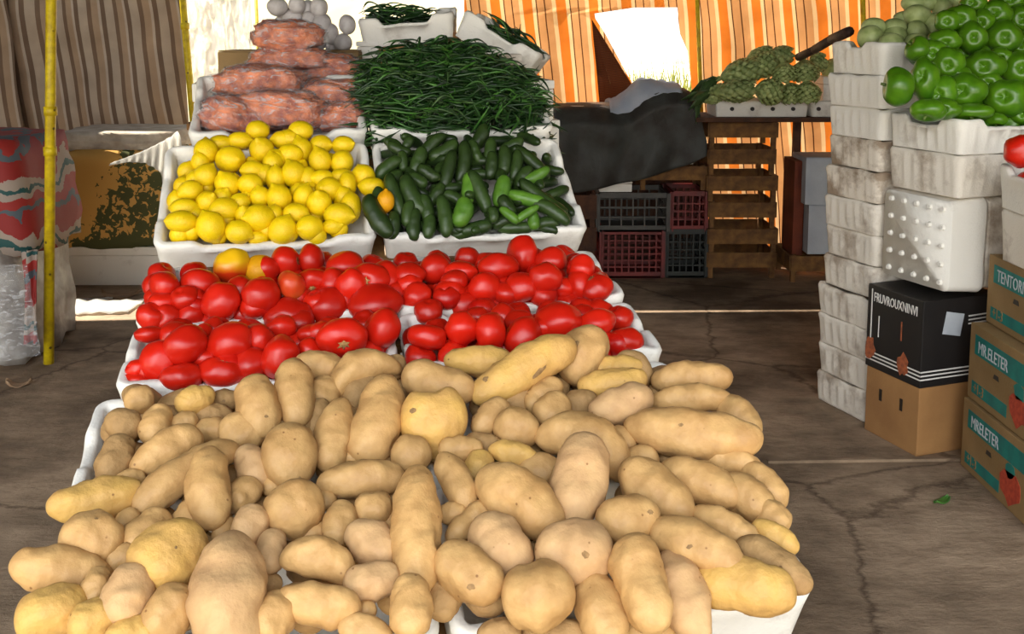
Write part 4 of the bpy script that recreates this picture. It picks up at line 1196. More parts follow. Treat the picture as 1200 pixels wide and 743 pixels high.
# ---------------------------------------------------------------- long thin chilies
def chili_mesh(Ln, r, rr, curl):
    vs, fs = [], []; n, k = 12, 6
    for i in range(n + 1):
        t_ = i / n
        a = curl * (t_ - .5) * 2
        x = Ln * (t_ - .5); y = -curl * Ln * .35 * (1 - (2 * t_ - 1) ** 2) + .006 * math.sin(t_ * 7 + curl * 9)
        rad = r * (0.22 if t_ < .12 else min(1, (t_ - .08) * 6) * (1 - t_) ** .45 if t_ < .999 else 0.05)
        for j in range(k):
            b_ = 2 * PI * j / k
            vs.append((x, y + math.cos(b_) * rad, math.sin(b_) * rad))
    for i in range(n):
        for j in range(k): fs.append((i * k + j, i * k + (j + 1) % k, (i + 1) * k + (j + 1) % k, (i + 1) * k + j))
    fs.append(tuple(reversed(range(k)))); fs.append(tuple(n * k + j for j in range(k)))
    return vs, fs
rr = random.Random(21)
CH = []
for i in range(14):
    vs, fs = chili_mesh(rr.uniform(.10, .17), rr.uniform(.0045, .0075), rr, rr.uniform(-.9, .9))
    me = bpy.data.meshes.new('chili'); me.from_pydata(vs, [], fs); me.update()
    me.polygons.foreach_set('use_smooth', [True] * len(me.polygons)); me.materials.append(M['chili'] if i % 4 else M['chili_lt'])
    CH.append(me)
def chili(p, ez, tilt, label, group):
    o = bpy.data.objects.new('chili_pepper', rr.choice(CH)); COL.objects.link(o)
    o.location = p; o.rotation_euler = (rr.uniform(0, 6.28), tilt, ez)
    props(o, label, 'chili', group)
def dome(u, v):
    v0, z0, v1, z1, h = ROWS['B']
    a = (u + .33) / .33; b_ = (v - 1.30) / .26
    base = z0 + (z1 - z0) * (v - v0) / (v1 - v0)
    return base + .01 + .14 * max(0, 1 - a * a * .9 - b_ * b_ * .55)
def zone_ch(u, v):
    a_ = 'left end' if u < -.48 else 'left half' if u < -.31 else 'right half' if u < -.14 else 'right end'
    b_ = 'front edge' if v < 1.16 else 'front slope' if v < 1.26 else 'crest' if v < 1.36 else 'rear slope'
    return a_, b_
for i in range(140):
    u = rr.uniform(-.62, .02); v = rr.uniform(1.07, 1.48) if i % 3 else rr.uniform(1.07, 1.22)
    if u > -.08 and v > 1.35: v -= .2
    z = dome(u, v) - rr.uniform(-.002, .03)
    za = zone_ch(u, v)
    chili(DS.pt(u, v, z), DS.yaw + rr.gauss(0, .6), rr.uniform(-.2, .2) + .25 * (u + .3), 'thin green chili on the %s of the big chili heap, %s' % (za[1], za[0]), 'chilies on the heap, %s %s' % za)
for i in range(26):       # some spill over the rim onto the cucumbers
    u = rr.uniform(-.28, -.10); v = rr.uniform(1.0, 1.09); z = 1.165 + (v - 1.0) * .9 + rr.uniform(.02, .06)
    chili(DS.pt(u, v, z), DS.yaw + rr.gauss(PI / 2, .6), rr.uniform(.2, .8), 'thin green chili spilling over the rim onto the cucumbers', 'chilies spilling over the rim')
# the rest of the heap, past counting: one object of the same chilies lying deeper
vs, fs = [], []
protos = [([v.co.copy() for v in me.vertices], [tuple(p.vertices) for p in me.polygons]) for me in CH]
for i in range(1400):
    u = rr.uniform(-.61, -.01); v = rr.uniform(1.075, 1.44)
    z = dome(u, v) - .012 - rr.uniform(0, .05 if v > 1.15 else .13)
    R = Matrix.Translation(DS.pt(u, v, z)) @ Euler((rr.uniform(0, 6.28), rr.uniform(-.3, .3) + .25 * (u + .3), DS.yaw + rr.gauss(0, .9))).to_matrix().to_4x4()
    pv_, pf_ = protos[i % len(protos)]; k = len(vs)
    vs += [R @ p for p in pv_]; fs += [tuple(a + k for a in f) for f in pf_]
# solid middle so that the heap is closed from every side
n1, n2 = 24, 16; k0 = len(vs)
for j in range(n2 + 1):
    for i in range(n1 + 1):
        u = -.57 + .50 * i / n1; v = 1.12 + .28 * j / n2
        vs.append(DS.pt(u, v, max(1.16, dome(u, v) - .06 + .012 * noise.noise(Vector((u * 30, v * 30, 0))))))
for j in range(n2):
    for i in range(n1):
        a = k0 + j * (n1 + 1) + i; fs.append((a, a + 1, a + n1 + 2, a + n1 + 1))
o = mesh_obj('chili_pepper', vs, fs, None, mats=[M['chili'], M['chili_lt'], M['leaf_dk']], fmat=[0] * len(fs))
mi = []
per = len(protos[0][1])
for i in range(1400): mi += [(0, 1, 0, 2)[i % 4]] * len(protos[i % len(protos)][1])
mi += [0] * (len(fs) - len(mi)); o.data.polygons.foreach_set('material_index', mi)
props(o, 'dense tangle of thin green chilies inside the big heap behind the cucumbers', 'chili', kind='stuff')

# ---------------------------------------------------------------- plastic bags of shredded orange filling
def bag(px0, px1, py0, py1, Y, label, seed, rotz=0.0, tails=True, depth=.2):
    a, b_ = P(px0, py1, Y), P(px1, py0, Y)
    w_, h_ = (b_.x - a.x) * 1.08, (b_.z - a.z) * 1.12
    c = (a + b_) / 2; c.y = Y
    e_ = empty('plastic_bag', Vector((c.x, Y, a.z)))
    def mk(scale, amp, sd):
        vs0, fs = SPH[(24, 36)]; out = []
        for x, y, z in vs0:
            n = noise.noise(Vector((x, y, z)) * 1.6 + Vector((sd, 0, 0))); n2_ = noise.noise(Vector((x * 5, y * 5, z * 5 + sd)))
            n3 = abs(noise.noise(Vector((x * 9, y * 9, z * 9 - sd))))
            k = scale * (1 + .16 * n + amp * n2_ - amp * .8 * n3)
            X = math.copysign(abs(x) ** .75, x) * k * w_ / 2
            Yy = math.copysign(abs(y) ** .8, y) * k * depth / 2
            Z = math.copysign(abs(z) ** .72, z) * k * h_ / 2 * (1 - .12 * abs(x) ** 3)
            out.append((X, Yy, Z + h_ / 2))
        return out, fs
    vs, fs = mk(.98, .16, seed)
    mesh_obj('shredded_filling', vs, fs, M['bagfill'], e_)
    vs, fs = mk(1.05, .19, seed + .02)
    f = mesh_obj('bag_film', vs, fs, M['film'], e_)
    props(f, 'clear crinkled film')
    if tails:           # gathered end of the bag
        vs, fs = [], []
        for i in range(7):
            t_ = i / 6; rad = h_ * .18 * (1 - .8 * t_) + .012 * (t_ > .7) + .01 * t_
            for j in range(10):
                q = 2 * PI * j / 10
                vs.append((w_ * .42 + t_ * w_ * .14, math.cos(q) * rad * (1 + .3 * math.sin(3 * q)), h_ * .45 - t_ * h_ * .15 + math.sin(q) * rad))
        for i in range(6):
            for j in range(10): fs.append((i * 10 + j, i * 10 + (j + 1) % 10, (i + 1) * 10 + (j + 1) % 10, (i + 1) * 10 + j))
        mesh_obj('gathered_end', vs, fs, M['film'], e_)
    e_.rotation_euler = (0, rotz, DS.yaw * .6)
    props(e_, label, 'bag', 'clear bags of shredded orange filling')
bag(232, 300, 118, 157, 3.30, 'clear bag of shredded orange filling at the lower left, above the lemons', 1, .25)
bag(377, 430, 122, 155, 3.42, 'clear bag of orange filling at the lower right, beside the chilies', 2, -.1, tails=False)
bag(275, 378, 110, 152, 3.36, 'wide clear bag of orange filling in the bottom middle, directly above the lemons', 3, .06)
bag(257, 352, 80, 116, 3.52, 'clear bag of orange filling at the left, third layer from the bottom', 4)
bag(351, 436, 96, 132, 3.56, 'clear bag with a pointed end reaching over the chilies', 5)
bag(296, 384, 57, 84, 3.72, 'thin clear bag of orange filling on the brown board, below the top bag', 6, tails=False)
bag(354, 422, 67, 98, 3.78, 'clear bag of orange filling in front of the right half of the brown board', 7, tails=False)
bag(298, 376, 27, 61, 3.72, 'topmost clear bag of shredded orange filling on the pile', 8)
# more bags inside that carry the pile
bag(250, 420, 100, 160, 3.72, 'large clear bag of orange filling at the back of the pile, mostly hidden', 9, tails=False, depth=.16)

# ---------------------------------------------------------------- boxes behind and on top of the display
def foam_box(mw, w, d, h, matl, label, group=None, seed=0):
    """closed foam box: body with a lid line"""
    e_ = empty('foam_box', mw=mw)
    def rounded(name, z0, z1, grow):
        bm = bmesh.new(); bx(bm, (0, d / 2, (z0 + z1) / 2), (w + grow, d + grow, z1 - z0))
        bm_obj(name, bm, matl, e_, bevel=0.008, smooth=False)
    rounded('box_body', 0, h * .78, 0); rounded('lid', h * .785, h, .006)
    props(e_, label, 'foam box', group); return e_
def col_mw(fr, u, v, z, extra=0.0):
    a = fr.yaw + math.radians(extra)
    return Matrix.Translation(fr.pt(u, v, z)) @ Matrix.Rotation(a, 4, 'Z')
z = 1.33
names = ['topmost of the right rear stack, its end showing beside the chilies', 'second from the top of the right rear stack', 'third from the top, right rear stack, behind the cucumber tray', 'low in the right rear stack, hidden behind the display', 'bottom of the right rear stack, hidden behind the display']
for i, (hh, uo) in enumerate([(.15, -.19), (.13, -.165), (.20, -.16), (.40, -.17), (.45, -.17)]):
    z -= hh
    foam_box(col_mw(DS, uo, 1.51, z, (i * 37 % 5) - 2), .60, .36, hh, FOAM[i % 4], 'closed white foam box, ' + names[i], 'foam boxes behind the display')
z = 1.33
for i, hh in enumerate([.30, .30, .35, .38]):
    z -= hh
    foam_box(col_mw(DS, -.88, 1.49, z, (i * 29 % 3) - 1), .60, .34, hh, FOAM[(i + 1) % 4], 'closed white foam box behind the bags, %s of the left rear stack' % ['top', 'second', 'third', 'bottom'][i], 'foam boxes behind the display')

def carton(name, x0, x1, y0, y1, z0, z1, matl, label, cat='carton', yaw=0.0, flaps=True, group=None):
    """upright carton with a seam and slightly open top flaps"""
    c = Vector(((x0 + x1) / 2, (y0 + y1) / 2, z0)); w_, d_, h_ = x1 - x0, y1 - y0, z1 - z0
    e_ = empty(name, c, yaw)
    bm = bmesh.new(); bx(bm, (0, 0, h_ / 2), (w_, d_, h_)); bm_obj('carton_body', bm, matl, e_, bevel=.004)
    if flaps:
        for s in (-1, 1):
            bm = bmesh.new(); bx(bm, (0, s * d_ * .245, h_ + .0035), (w_ * .99, d_ * .485, .005)); bm_obj('flap', bm, matl, e_)
    props(e_, label, cat, group); return e_
def px_carton(name, px0, px1, py0, py1, Y, depth, matl, label, **kw):
    a, b_ = P(px0, py1, Y), P(px1, py0, Y)
    return carton(name, a.x, b_.x, Y, Y + depth, a.z, b_.z, matl, label, **kw)

# brown carton that the bags lean on
b_ = px_carton('carton', 256, 420, 61, 96, 3.90, .30, M['card_dk'], 'long brown carton behind the orange bags, under the pale bulbs')
bm = bmesh.new(); cyl(bm, (-.22, -.156, .05), (-.22, -.14, .05), .008); bm_obj('hand_hole', bm, M['hole'], b_)
# tan carton and white block under the upper chili tray
px_carton('carton', 444, 536, 40, 76, 4.02, .3, M['card'], 'tan cardboard carton under the level chili tray')
foam_box(Matrix.Translation(P(431, 76, 4.0)), .085, .25, .09, FOAM[2], 'small white foam block left of the tan carton')
# level tray on it
a = P(474, 19, 3.98)
mw = basis(Vector((.996, -.02, .08)).normalized(), Vector((0, 1, .10)).normalized(), Vector((-.08, -.1, 1)).normalized(), a)
tray('foam_tray', .375, .30, .112, FOAM[0], mw, seed=31, raise_=.028, cut=.07, label='level white foam tray of dark chilies at the top of the display', group='upper chili trays')
# the steeply tilted one
a, b2 = P(548, 12, 3.98), P(630, 62, 3.92)
ex = (b2 - a).normalized(); ey = Vector((.04, 1, .05)); ey = (ey - ex * ey.dot(ex)).normalized(); ez = ex.cross(ey)
mt = basis(ex, ey, ez, (a + b2) / 2)
tray('foam_tray', (b2 - a).length * 1.08, .30, .11, FOAM[1], mt, seed=32, raise_=.022, cut=.08, label='white foam tray of chilies tilted steeply to the right at the top', group='upper chili trays')
foam_box(Matrix.Translation(P(592, 104, 3.86)) @ Matrix.Rotation(.2, 4, 'Z'), .125, .22, .13, FOAMD[0], 'small stained foam box propping up the tilted chili tray')
for i in range(80):
    p = P(474, 19, 3.98) + Vector((rr.uniform(-.13, .08), rr.uniform(.06, .24), rr.uniform(-.035, .022)))
    p.z += .02 * (1 - abs(p.x - P(474, 19, 3.98).x) / .2)
    chili(p, rr.gauss(0, .5), rr.uniform(-.2, .2), 'thin dark chili in the level tray at the top of the display', 'chilies in the level top tray')
for i in range(54):
    p = mt @ Vector((rr.uniform(-.06, .12), rr.uniform(.05, .25), rr.uniform(-.035, .012)))
    chili(p, rr.gauss(0, .35), .6 + rr.uniform(-.3, .3), 'thin dark chili in the steeply tilted top tray', 'chilies in the tilted top tray')

# pale round bulbs in a clear bag on the brown carton
BULB = [(325,8,24,22,0),(348,6,20,22,.2),(361,10,18,20,.6),(374,9,20,24,0),(347,22,18,18,.4),(363,22,18,18,.2),(362,34,20,20,.1),(378,28,22,26,0),(388,40,18,26,.1),(407,29,20,24,0),(402,50,22,21,0),
        (376,48,16,20,.3),(388,54,14,16,.4),(339,18,20,18,.5),(330,26,18,16,.8),(345,36,22,20,.9),(366,48,20,20,1),(354,48,20,20,1)]
items = []
for i, (px, py, wp, hp_, lv) in enumerate(BULB):
    o, bk = put_round('pale_bulb', 'bulb', lambda a, b: P(a, b, 4.0), px, py, wp, hp_, lv, M['onion'], 400 + i, lvl=.09, res=(16, 20))
    props(o, None, 'bulb', 'pale round bulbs on the brown carton')
    items.append(dict(px=px, py=py, look='pale grey round', o=o))
row_labels(items, [(15, 'top row'), (32, 'second row'), (44, 'third row'), (99, 'bottom row')], lambda lk, w_, ph: '%s bulb, %s in the %s above the brown carton' % (lk, w_, ph))

# ---------------------------------------------------------------- right stack: peppers, squashes, stained trays
F2 = Frame((1.52, 3.45, 0), 20)
def fmw(fr, u, v, z, extra=0.0):
    a = fr.yaw + math.radians(extra)
    return basis(Vector((math.cos(a), math.sin(a), 0)), Vector((-math.sin(a), math.cos(a), 0)), Vector((0, 0, 1)), fr.pt(u, v, z))
tray('foam_tray', .60, .37, .122, FOAM[3], fmw(F2, .30, 0, 1.212), seed=41, raise_=.028, cut=.085, ribs=True, label='ribbed white foam tray heaped with green bell peppers', group='foam trays stacked at the right')
tray('foam_tray', .60, .36, .148, FOAMD[1], fmw(F2, .30, .005, 1.088, 1), seed=42, raise_=0.0, ribs=True, label='stained white foam tray directly under the bell pepper tray', group='foam trays stacked at the right')
# trays stood on their side under it, bottoms outwards
def side_tray(u, hgt, seed, label, knobs=True, v=0.01):
    ex = Vector((0, 0, 1)); ez = F2.U.copy(); ey = ez.cross(ex)
    # local x = up, local z = +U (opening), local y = z x x
    o_ = F2.pt(u + .15, v if ey.dot(F2.V) > 0 else v + .36, .595 + .172)
    mw = basis(ex, ey, ez, o_)
    t_ = tray('foam_tray', .343, .36, .15, FOAM[seed % 4] if seed % 2 else FOAMD[seed % 4], mw, seed=seed, raise_=0, cut=.05, label=label, group='foam trays stacked at the right')
    if knobs:
        kme = None
        for i in range(5):
            for j in range(5):
                c = (-.13 + i * .065, .05 + j * .065, -.15)
                if kme is None:
                    bm = bmesh.new(); cyl(bm, (0, 0, 0), (0, 0, -.010), .011, .008, n=12)
                    k_ = bm_obj('moulded_knob', bm, t_.data.materials[0], t_); kme = k_.data
                else:
                    k_ = bpy.data.objects.new('moulded_knob', kme); link(k_, t_)
                k_.location = c
    return t_
side_tray(0.0, .15, 43, 'white foam tray stood on its side, its knobbly base facing left, above the black carton')
side_tray(0.165, .15, 44, 'white foam tray stood on its side behind the knobbly one', knobs=False)
side_tray(0.33, .15, 45, 'white foam tray stood on its side, last in the row under the peppers', knobs=False)
# rear column, floor to squashes
zz = 0.0; hs = [.125, .12, .125, .12, .125, .12, .125, .12, .12, .12, .125, .125]
places = ['lowest', 'second from the floor', 'third from the floor', 'fourth from the floor', 'fifth from the floor', 'sixth from the floor', 'seventh from the floor', 'sixth from the top', 'fifth from the top', 'fourth from the top', 'third from the top', 'second from the top']
for i, hh in enumerate(hs):
    uo = .265 + (.008 * math.sin(i * 1.7)) - (.012 if i < 4 else 0)
    tray('foam_tray', .56, .33, hh - .002, FOAMX if i in (7, 8) else FOAMD[i % 4] if i < 9 else FOAM[i % 4], fmw(F2, uo, .385, zz + hh, .9 * math.sin(i * 2.1)), seed=60 + i, raise_=0.0 if i < 11 else .024, cut=.1, ribs=True, wob=.008,
         label='%s foam tray in the rear right column, %s' % ('stained white' if i < 9 else 'white', places[i]) if i < 11 else 'white foam tray holding pale squashes, topmost of the rear right column', group='foam trays stacked at the right')
    zz += hh
# black and brown carton
F3 = Frame((1.443, 3.5, 0), 20)
e = empty('carton', mw=col_mw(F3, 0, 0, 0))
bm = bmesh.new(); bx(bm, (.17, .142, .13), (.336, .280, .26)); bm_obj('brown_base', bm, M['card'], e, bevel=.005)
bm = bmesh.new(); bx(bm, (.17, .142, .412), (.346, .290, .316)); lid = bm_obj('black_lid', bm, M['black'], e, bevel=.005); props(lid, 'black printed lid')
def strip(parent, pts, wd, n, matl, name, th=.0012):
    """thin printed band along pts (local), n = outward normal, lying on the surface"""
    bm = bmesh.new()
    for p_, q_ in zip(pts, pts[1:]):
        p_, q_ = Vector(p_), Vector(q_); d_ = (q_ - p_); L_ = d_.length; d_.normalize(); n_ = Vector(n); s_ = n_.cross(d_).normalized()
        M4 = basis(d_, s_, n_, (p_ + q_) / 2)
        bx(bm, (0, 0, 0), (1, 1, 1)) if False else None
        r_ = bmesh.ops.create_cube(bm, size=1.0)
        bmesh.ops.transform(bm, matrix=M4 @ Matrix.Diagonal((L_, wd, th, 1)), verts=r_['verts'])
    return bm_obj(name, bm, matl, parent)
for k in range(3):
    zz_ = .285 + k * .014
    strip(lid, [(-.004, .285, zz_), (-.004, -.003, zz_)], .005, (-1, 0, 0), M['white_ink'], 'white_stripe')
    strip(lid, [(-.003, -.0045, zz_), (.343, -.0045, zz_)], .005, (0, -1, 0), M['white_ink'], 'white_stripe')
    strip(lid, [(.20, -.0045, .50 - k * .014), (.343, -.0045, .505 - k * .014)], .005, (0, -1, 0), M['white_ink'], 'white_stripe')
strip(lid, [(-.004, .262, .34), (-.004, .262, .555)], .005, (-1, 0, 0), M['white_ink'], 'white_stripe')
strip(lid, [(-.004, .22, .38), (-.004, .22, .46)], .004, (-1, 0, 0), M['white_ink'], 'white_stripe')
strip(lid, [(-.004, .10, .40), (-.004, .10, .47)], .006, (-1, 0, 0), M['rust_ink'], 'red_stripe')
def flat_shape(parent, pts, matl, name, n, u, v, o3, th=.0015):
    """flat cut-out: pts in (u, v) about o3, facing n"""
    vs = [Vector(o3) + Vector(u) * a + Vector(v) * b for a, b in pts]
    k = len(vs); off = Vector(n) * th
    vs2 = [p + off for p in vs]
    fs = [tuple(range(k, 2 * k))] + [(i, (i + 1) % k, k + (i + 1) % k, k + i) for i in range(k)] + [tuple(reversed(range(k)))]
    return mesh_obj(name, vs + vs2, fs, matl, parent, smooth=False)
def ragged(rx, ry, n, seed):
    r_ = random.Random(seed)
    return [(rx * math.cos(2 * PI * i / n) * r_.uniform(.7, 1.15), ry * math.sin(2 * PI * i / n) * r_.uniform(.7, 1.15)) for i in range(n)]
flat_shape(lid, ragged(.030, .045, 12, 1), M['rust_ink'], 'leaf_print', (-1, 0, 0), (0, -1, 0), (0, 0, 1), (-.0035, .085, .315))
flat_shape(lid, ragged(.028, .05, 12, 2), M['rust_ink'], 'leaf_print', (-1, 0, 0), (0, -1, 0), (0, 0, 1), (-.0035, .262, .325))
flat_shape(lid, [(-.045, -.03), (.035, -.045), (.05, .035), (-.03, .05)], M['wcard'], 'paper_label', (0, -1, 0), (1, 0, 0), (0, 0, 1), (.13, -.0035, .475))
for y_ in (.20, .09):
    strip(e, [(.0015, y_, .14), (.0015, y_, .185)], .014, (-1, 0, 0), M['hole'], 'vent_slot', th=.002)
flat_shape(e, ragged(.02, .10, 10, 4), M['red_ink'], 'red_smudge', (0, -1, 0), (1, 0, 0), (0, 0, 1), (.30, .0025, .14), th=.001)
def lettering(parent, txt, size, o3, u, v, n, matl, name='lettering', shear=0.0, sx=1.0, bold=.0):
    cu = bpy.data.curves.new('lettering', 'FONT'); cu.body = txt; cu.size = size; cu.extrude = .0008; cu.shear = shear; cu.offset = bold
    cu.resolution_u = 2
    tmp = bpy.data.objects.new('tmp', cu); COL.objects.link(tmp)
    bpy.context.view_layer.update()
    me = bpy.data.meshes.new_from_object(tmp.evaluated_get(bpy.context.evaluated_depsgraph_get()))
    bpy.data.objects.remove(tmp, do_unlink=True)
    me.transform(Matrix.Diagonal((sx, 1, 1, 1)))
    me.materials.clear(); me.materials.append(matl)
    o = bpy.data.objects.new(name, me); link(o, parent)
    o.matrix_local = basis(Vector(u), Vector(v), Vector(n), Vector(o3))
    return o
lettering(lid, 'FRUVROUXNINVI', .050, (-.0040, .252, .510), (0, -1, 0), (0, 0, 1), (-1, 0, 0), M['white_ink'], sx=.58)
props(e, 'brown carton with a black printed lid and white stripes under the foam trays', 'carton')

# teal printed cartons at the right edge
def teal_carton(x0, z0, z1, seed, txt, label, full=True):
    w_, d_, h_ = .42, .50, z1 - z0
    e_ = empty('carton', (x0, 2.94, z0), 0)
    bm = bmesh.new(); bx(bm, (w_ / 2, d_ / 2, h_ / 2), (w_, d_, h_ - .002)); body = bm_obj('carton_body', bm, M['card_dk'], e_, bevel=.004)
    n = (-1, 0, 0)
    def band(y0, y1, za, zb_):
        flat_shape(body, [(0, 0), (y1 - y0, 0), (y1 - y0, zb_ - za), (0, zb_ - za)], M['teal'], 'teal_band', n, (0, -1, 0), (0, 0, 1), (.0005, y1, za), th=.0012)
    band(.0, .46, h_ * .62, h_ * .88)
    lettering(body, txt, .058, (-.0012, .435, h_ * .66), (0, -1, 0), (0, 0, 1), n, M['wcard'], sx=.75)
    band(.22, .47, h_ * .10, h_ * .26)
    lettering(body, '+1-3', .05, (-.0012, .455, h_ * .12 - .0), (0, -1, 0), (0, 0, 1), n, M['card_dk'], sx=.8)
    flat_shape(body, ragged(.07, .055, 12, seed), M['red_ink'], 'fruit_print', n, (0, -1, 0), (0, 0, 1), (.0003, .15, h_ * .30), th=.0018)
    flat_shape(body, ragged(.035, .03, 9, seed + 3), M['teal'], 'leaf_print', n, (0, -1, 0), (0, 0, 1), (.0003, .15, h_ * .52), th=.0018)
    flat_shape(body, [(-.02, -.008), (.02, -.008), (.014, .008), (-.014, .008)], M['hole'], 'hand_hole', n, (0, -1, 0), (0, 0, 1), (.0003, .30, h_ * .50), th=.001)
    props(e_, label, 'carton', 'teal printed cartons'); return e_
teal_carton(1.575, 0, .248, 5, 'MRELETER', 'brown carton with teal print, lowest of three at the right edge')
teal_carton(1.585, .25, .515, 8, 'MR.ELETER', 'brown carton with teal print and red fruit picture, middle of three')
teal_carton(1.635, .517, .755, 12, 'TENTORI', 'brown carton with teal print, top of three, set back to the right')
# trays on the cartons, a tomato on the upper one
F4 = Frame((1.615, 2.98, 0), 0)
tray('foam_tray', .55, .37, .17, FOAMD[2], fmw(F4, .275, 0, .930, 1), seed=81, raise_=.0, label='stained foam tray standing on the teal cartons at the right edge', group='foam trays stacked at the right')
tray('foam_tray', .56, .38, .145, FOAM[2], fmw(F4, .26, -.005, 1.078, -1), seed=82, raise_=.03, cut=.06, label='foam tray at the right edge with a red tomato at its corner', group='foam trays stacked at the right')
o, bk = put_round('tomato', 'tomato', lambda a, b: P(a, b, 3.19), 1196, 178, 36, 38, 0, M['tom'], 777, pole_view=(0, .3, -1))
props(o, 'single red tomato at the right edge, below the bell peppers', 'tomato')
for i in range(2):
    vs, fs = fruit('tomato', 830 + i, (16, 20))
    o = mesh_obj('tomato', [Vector(v) * .042 for v in vs], fs, M['tom']); o.location = (1.672 + .05 * i, 3.27 - .02 * i, 1.025 - .01 * i)
    props(o, 'red tomato inside the right edge tray, beneath the single showing one', 'tomato', 'tomatoes beneath the single one')
for i in range(10):
    vs, fs = fruit('tomato', 800 + i, (16, 20))
    o = mesh_obj('tomato', [Vector(v) * .038 for v in vs], fs, M['tom']); o.location = F4.pt(.10 + (i % 5) * .09, .13 + (i // 5) * .12, 1.0 + .0)
    props(o, 'red tomato inside the right edge tray, beyond the single showing one', 'tomato', 'tomatoes inside the right edge tray')

# bell peppers
BELL = [(1053,102,40,44,-.4,(-1,.1,.2)),(1075,58,28,30,.3,(-.6,.5,.3)),(1083,93,32,50,0,(-.2,.2,1)),(1107,48,36,28,.2,(.1,-.2,1)),(1111,75,36,38,-.2,(0,-.1,1)),(1125,22,36,32,.2,(0,0,1)),
 (1139,44,33,36,0,(.2,0,1)),(1165,16,38,32,0,(0,.1,1)),(1176,44,40,40,-.3,(.1,0,1)),(1153,78,46,38,-.3,(0,0,1)),(1194,81,38,40,-.2,(.2,.1,1)),(1131,107,46,42,-.4,(-.2,0,1)),(1104,108,32,38,.4,(-.3,-.2,1)),
 (1179,115,48,44,-.5,(-.1,.1,1)),(1088,129,40,28,.2,(-.2,-.8,.6)),(1138,131,50,22,.2,(0,-1,.5)),(1167,140,24,18,.5,(0,-1,.3)),(1198,133,26,28,.1,(0,0,1)),(1198,22,34,34,.2,(0,0,1)),(1140,4,30,24,.3,(0,0,1)),
 (1184,0,34,24,.2,(0,0,1)),(1093,62,30,30,.9,(0,0,1)),(1122,92,30,30,1,(0,0,1)),(1158,98,34,30,1,(0,0,1)),(1150,26,30,30,.9,(0,0,1)),(1198,52,34,30,.8,(0,0,1)),(1110,25,28,26,.9,(0,0,1)),(1172,68,30,24,1,(0,0,1)),
 (1215,60,40,40,0,(0,0,1)),(1220,105,44,44,-.3,(0,0,1)),(1215,10,40,36,.2,(0,0,1)),(1105,128,40,24,.8,(0,0,1))]
bsurf = F2.surf(0.02, 1.235, .38, 1.66, off=0.0, vmin=.03)
items = []
for i, (px, py, wp, hp_, lv, pv) in enumerate(BELL):
    o, bk = put_round('bell_pepper', 'bell', bsurf, px, py, wp * 1.04, hp_ * 1.04, lv, M['bell'], 500 + i, lvl=.03, pole_view=tuple(-a for a in pv) if pv[2] > .6 else pv, res=(24, 36), embed=.35)
    # short stem in the dimple
    bm = bmesh.new(); cyl(bm, (0, 0, .55), (.08, .02, .98), .10, .07, n=8)
    me = bpy.data.meshes.new('stem'); bm.to_mesh(me); bm.free()
    for v in me.vertices: v.co = bk(v.co)
    me.materials.append(M['stem']); s = bpy.data.objects.new('stem', me); link(s, o)
    props(o, None, 'bell pepper', 'green bell peppers in the heap')
    it = dict(px=px, py=py, look=('big' if wp * hp_ > 1500 else 'small' if wp * hp_ < 950 else 'middling') + ' green', o=o)
    if i == 0: it['fixed'] = 'green bell pepper lying on its side at the left corner of the heap'
    items.append(it)
row_labels(items, [(12, 'top row'), (36, 'second row'), (66, 'third row'), (88, 'fourth row'), (112, 'fifth row'), (999, 'front row')], lambda lk, w_, ph: '%s bell pepper, %s in the %s of the heap' % (lk, w_, ph))
for i in range(20):      # inner layer
    vs, fs = fruit('bell', 900 + i, (16, 20)); 
    o = mesh_obj('bell_pepper', [Vector(v) * .046 for v in vs], fs, M['bell'])
    r = i // 5; o.location = F2.pt(.09 + (i % 5) * .10, .09 + r * .075, 1.17 + r * .085); o.rotation_euler = (i, i * 2, i * 3)
    props(o, 'green bell pepper buried inside the heap', 'bell pepper', 'buried bell peppers')

# pale squashes
SQ = [(1024,32,27,22,0),(1018,46,24,17,.1),(1048,32,28,20,.1),(1043,45,30,14,0),(1075,18,30,24,-.1),(1087,4,24,18,.2),(1071,4,28,18,.3),(1074,37,24,26,.1),(1095,30,24,28,.1),(1104,12,22,28,.2),(1122,0,26,18,.2),(1060,22,24,18,.7),(1085,45,26,22,.6)]
items = []
for i, (px, py, wp, hp_, lv) in enumerate(SQ):
    ssurf = lambda a, b: P(a, b, 4.02 + max(0, (40 - b)) * .003)
    o, bk = put_round('pale_squash', 'bulb', ssurf, px, py, wp * 1.05, hp_ * 1.05, lv, M['squash'], 600 + i, lvl=.08, res=(16, 20))
    props(o, None, 'squash', 'pale green squashes behind the peppers')
    items.append(dict(px=px, py=py, look='pale green round' if wp < hp_ * 1.3 else 'pale green oval', o=o))
row_labels(items, [(14, 'top row'), (29, 'second row'), (38, 'third row'), (99, 'bottom row')], lambda lk, w_, ph: '%s squash, %s in the %s behind the peppers' % (lk, w_, ph))
for i in range(8):
    vs, fs = fruit('bulb', 950 + i, (16, 20)); o = mesh_obj('pale_squash', [Vector(v) * .05 for v in vs], fs, M['squash'])
    o.location = F2.pt(.08 + (i % 4) * .12, .46 + (i // 4) * .12, 1.455 + (i // 4) * .03); props(o, 'pale green squash buried in the rear right tray', 'squash', 'buried squashes')

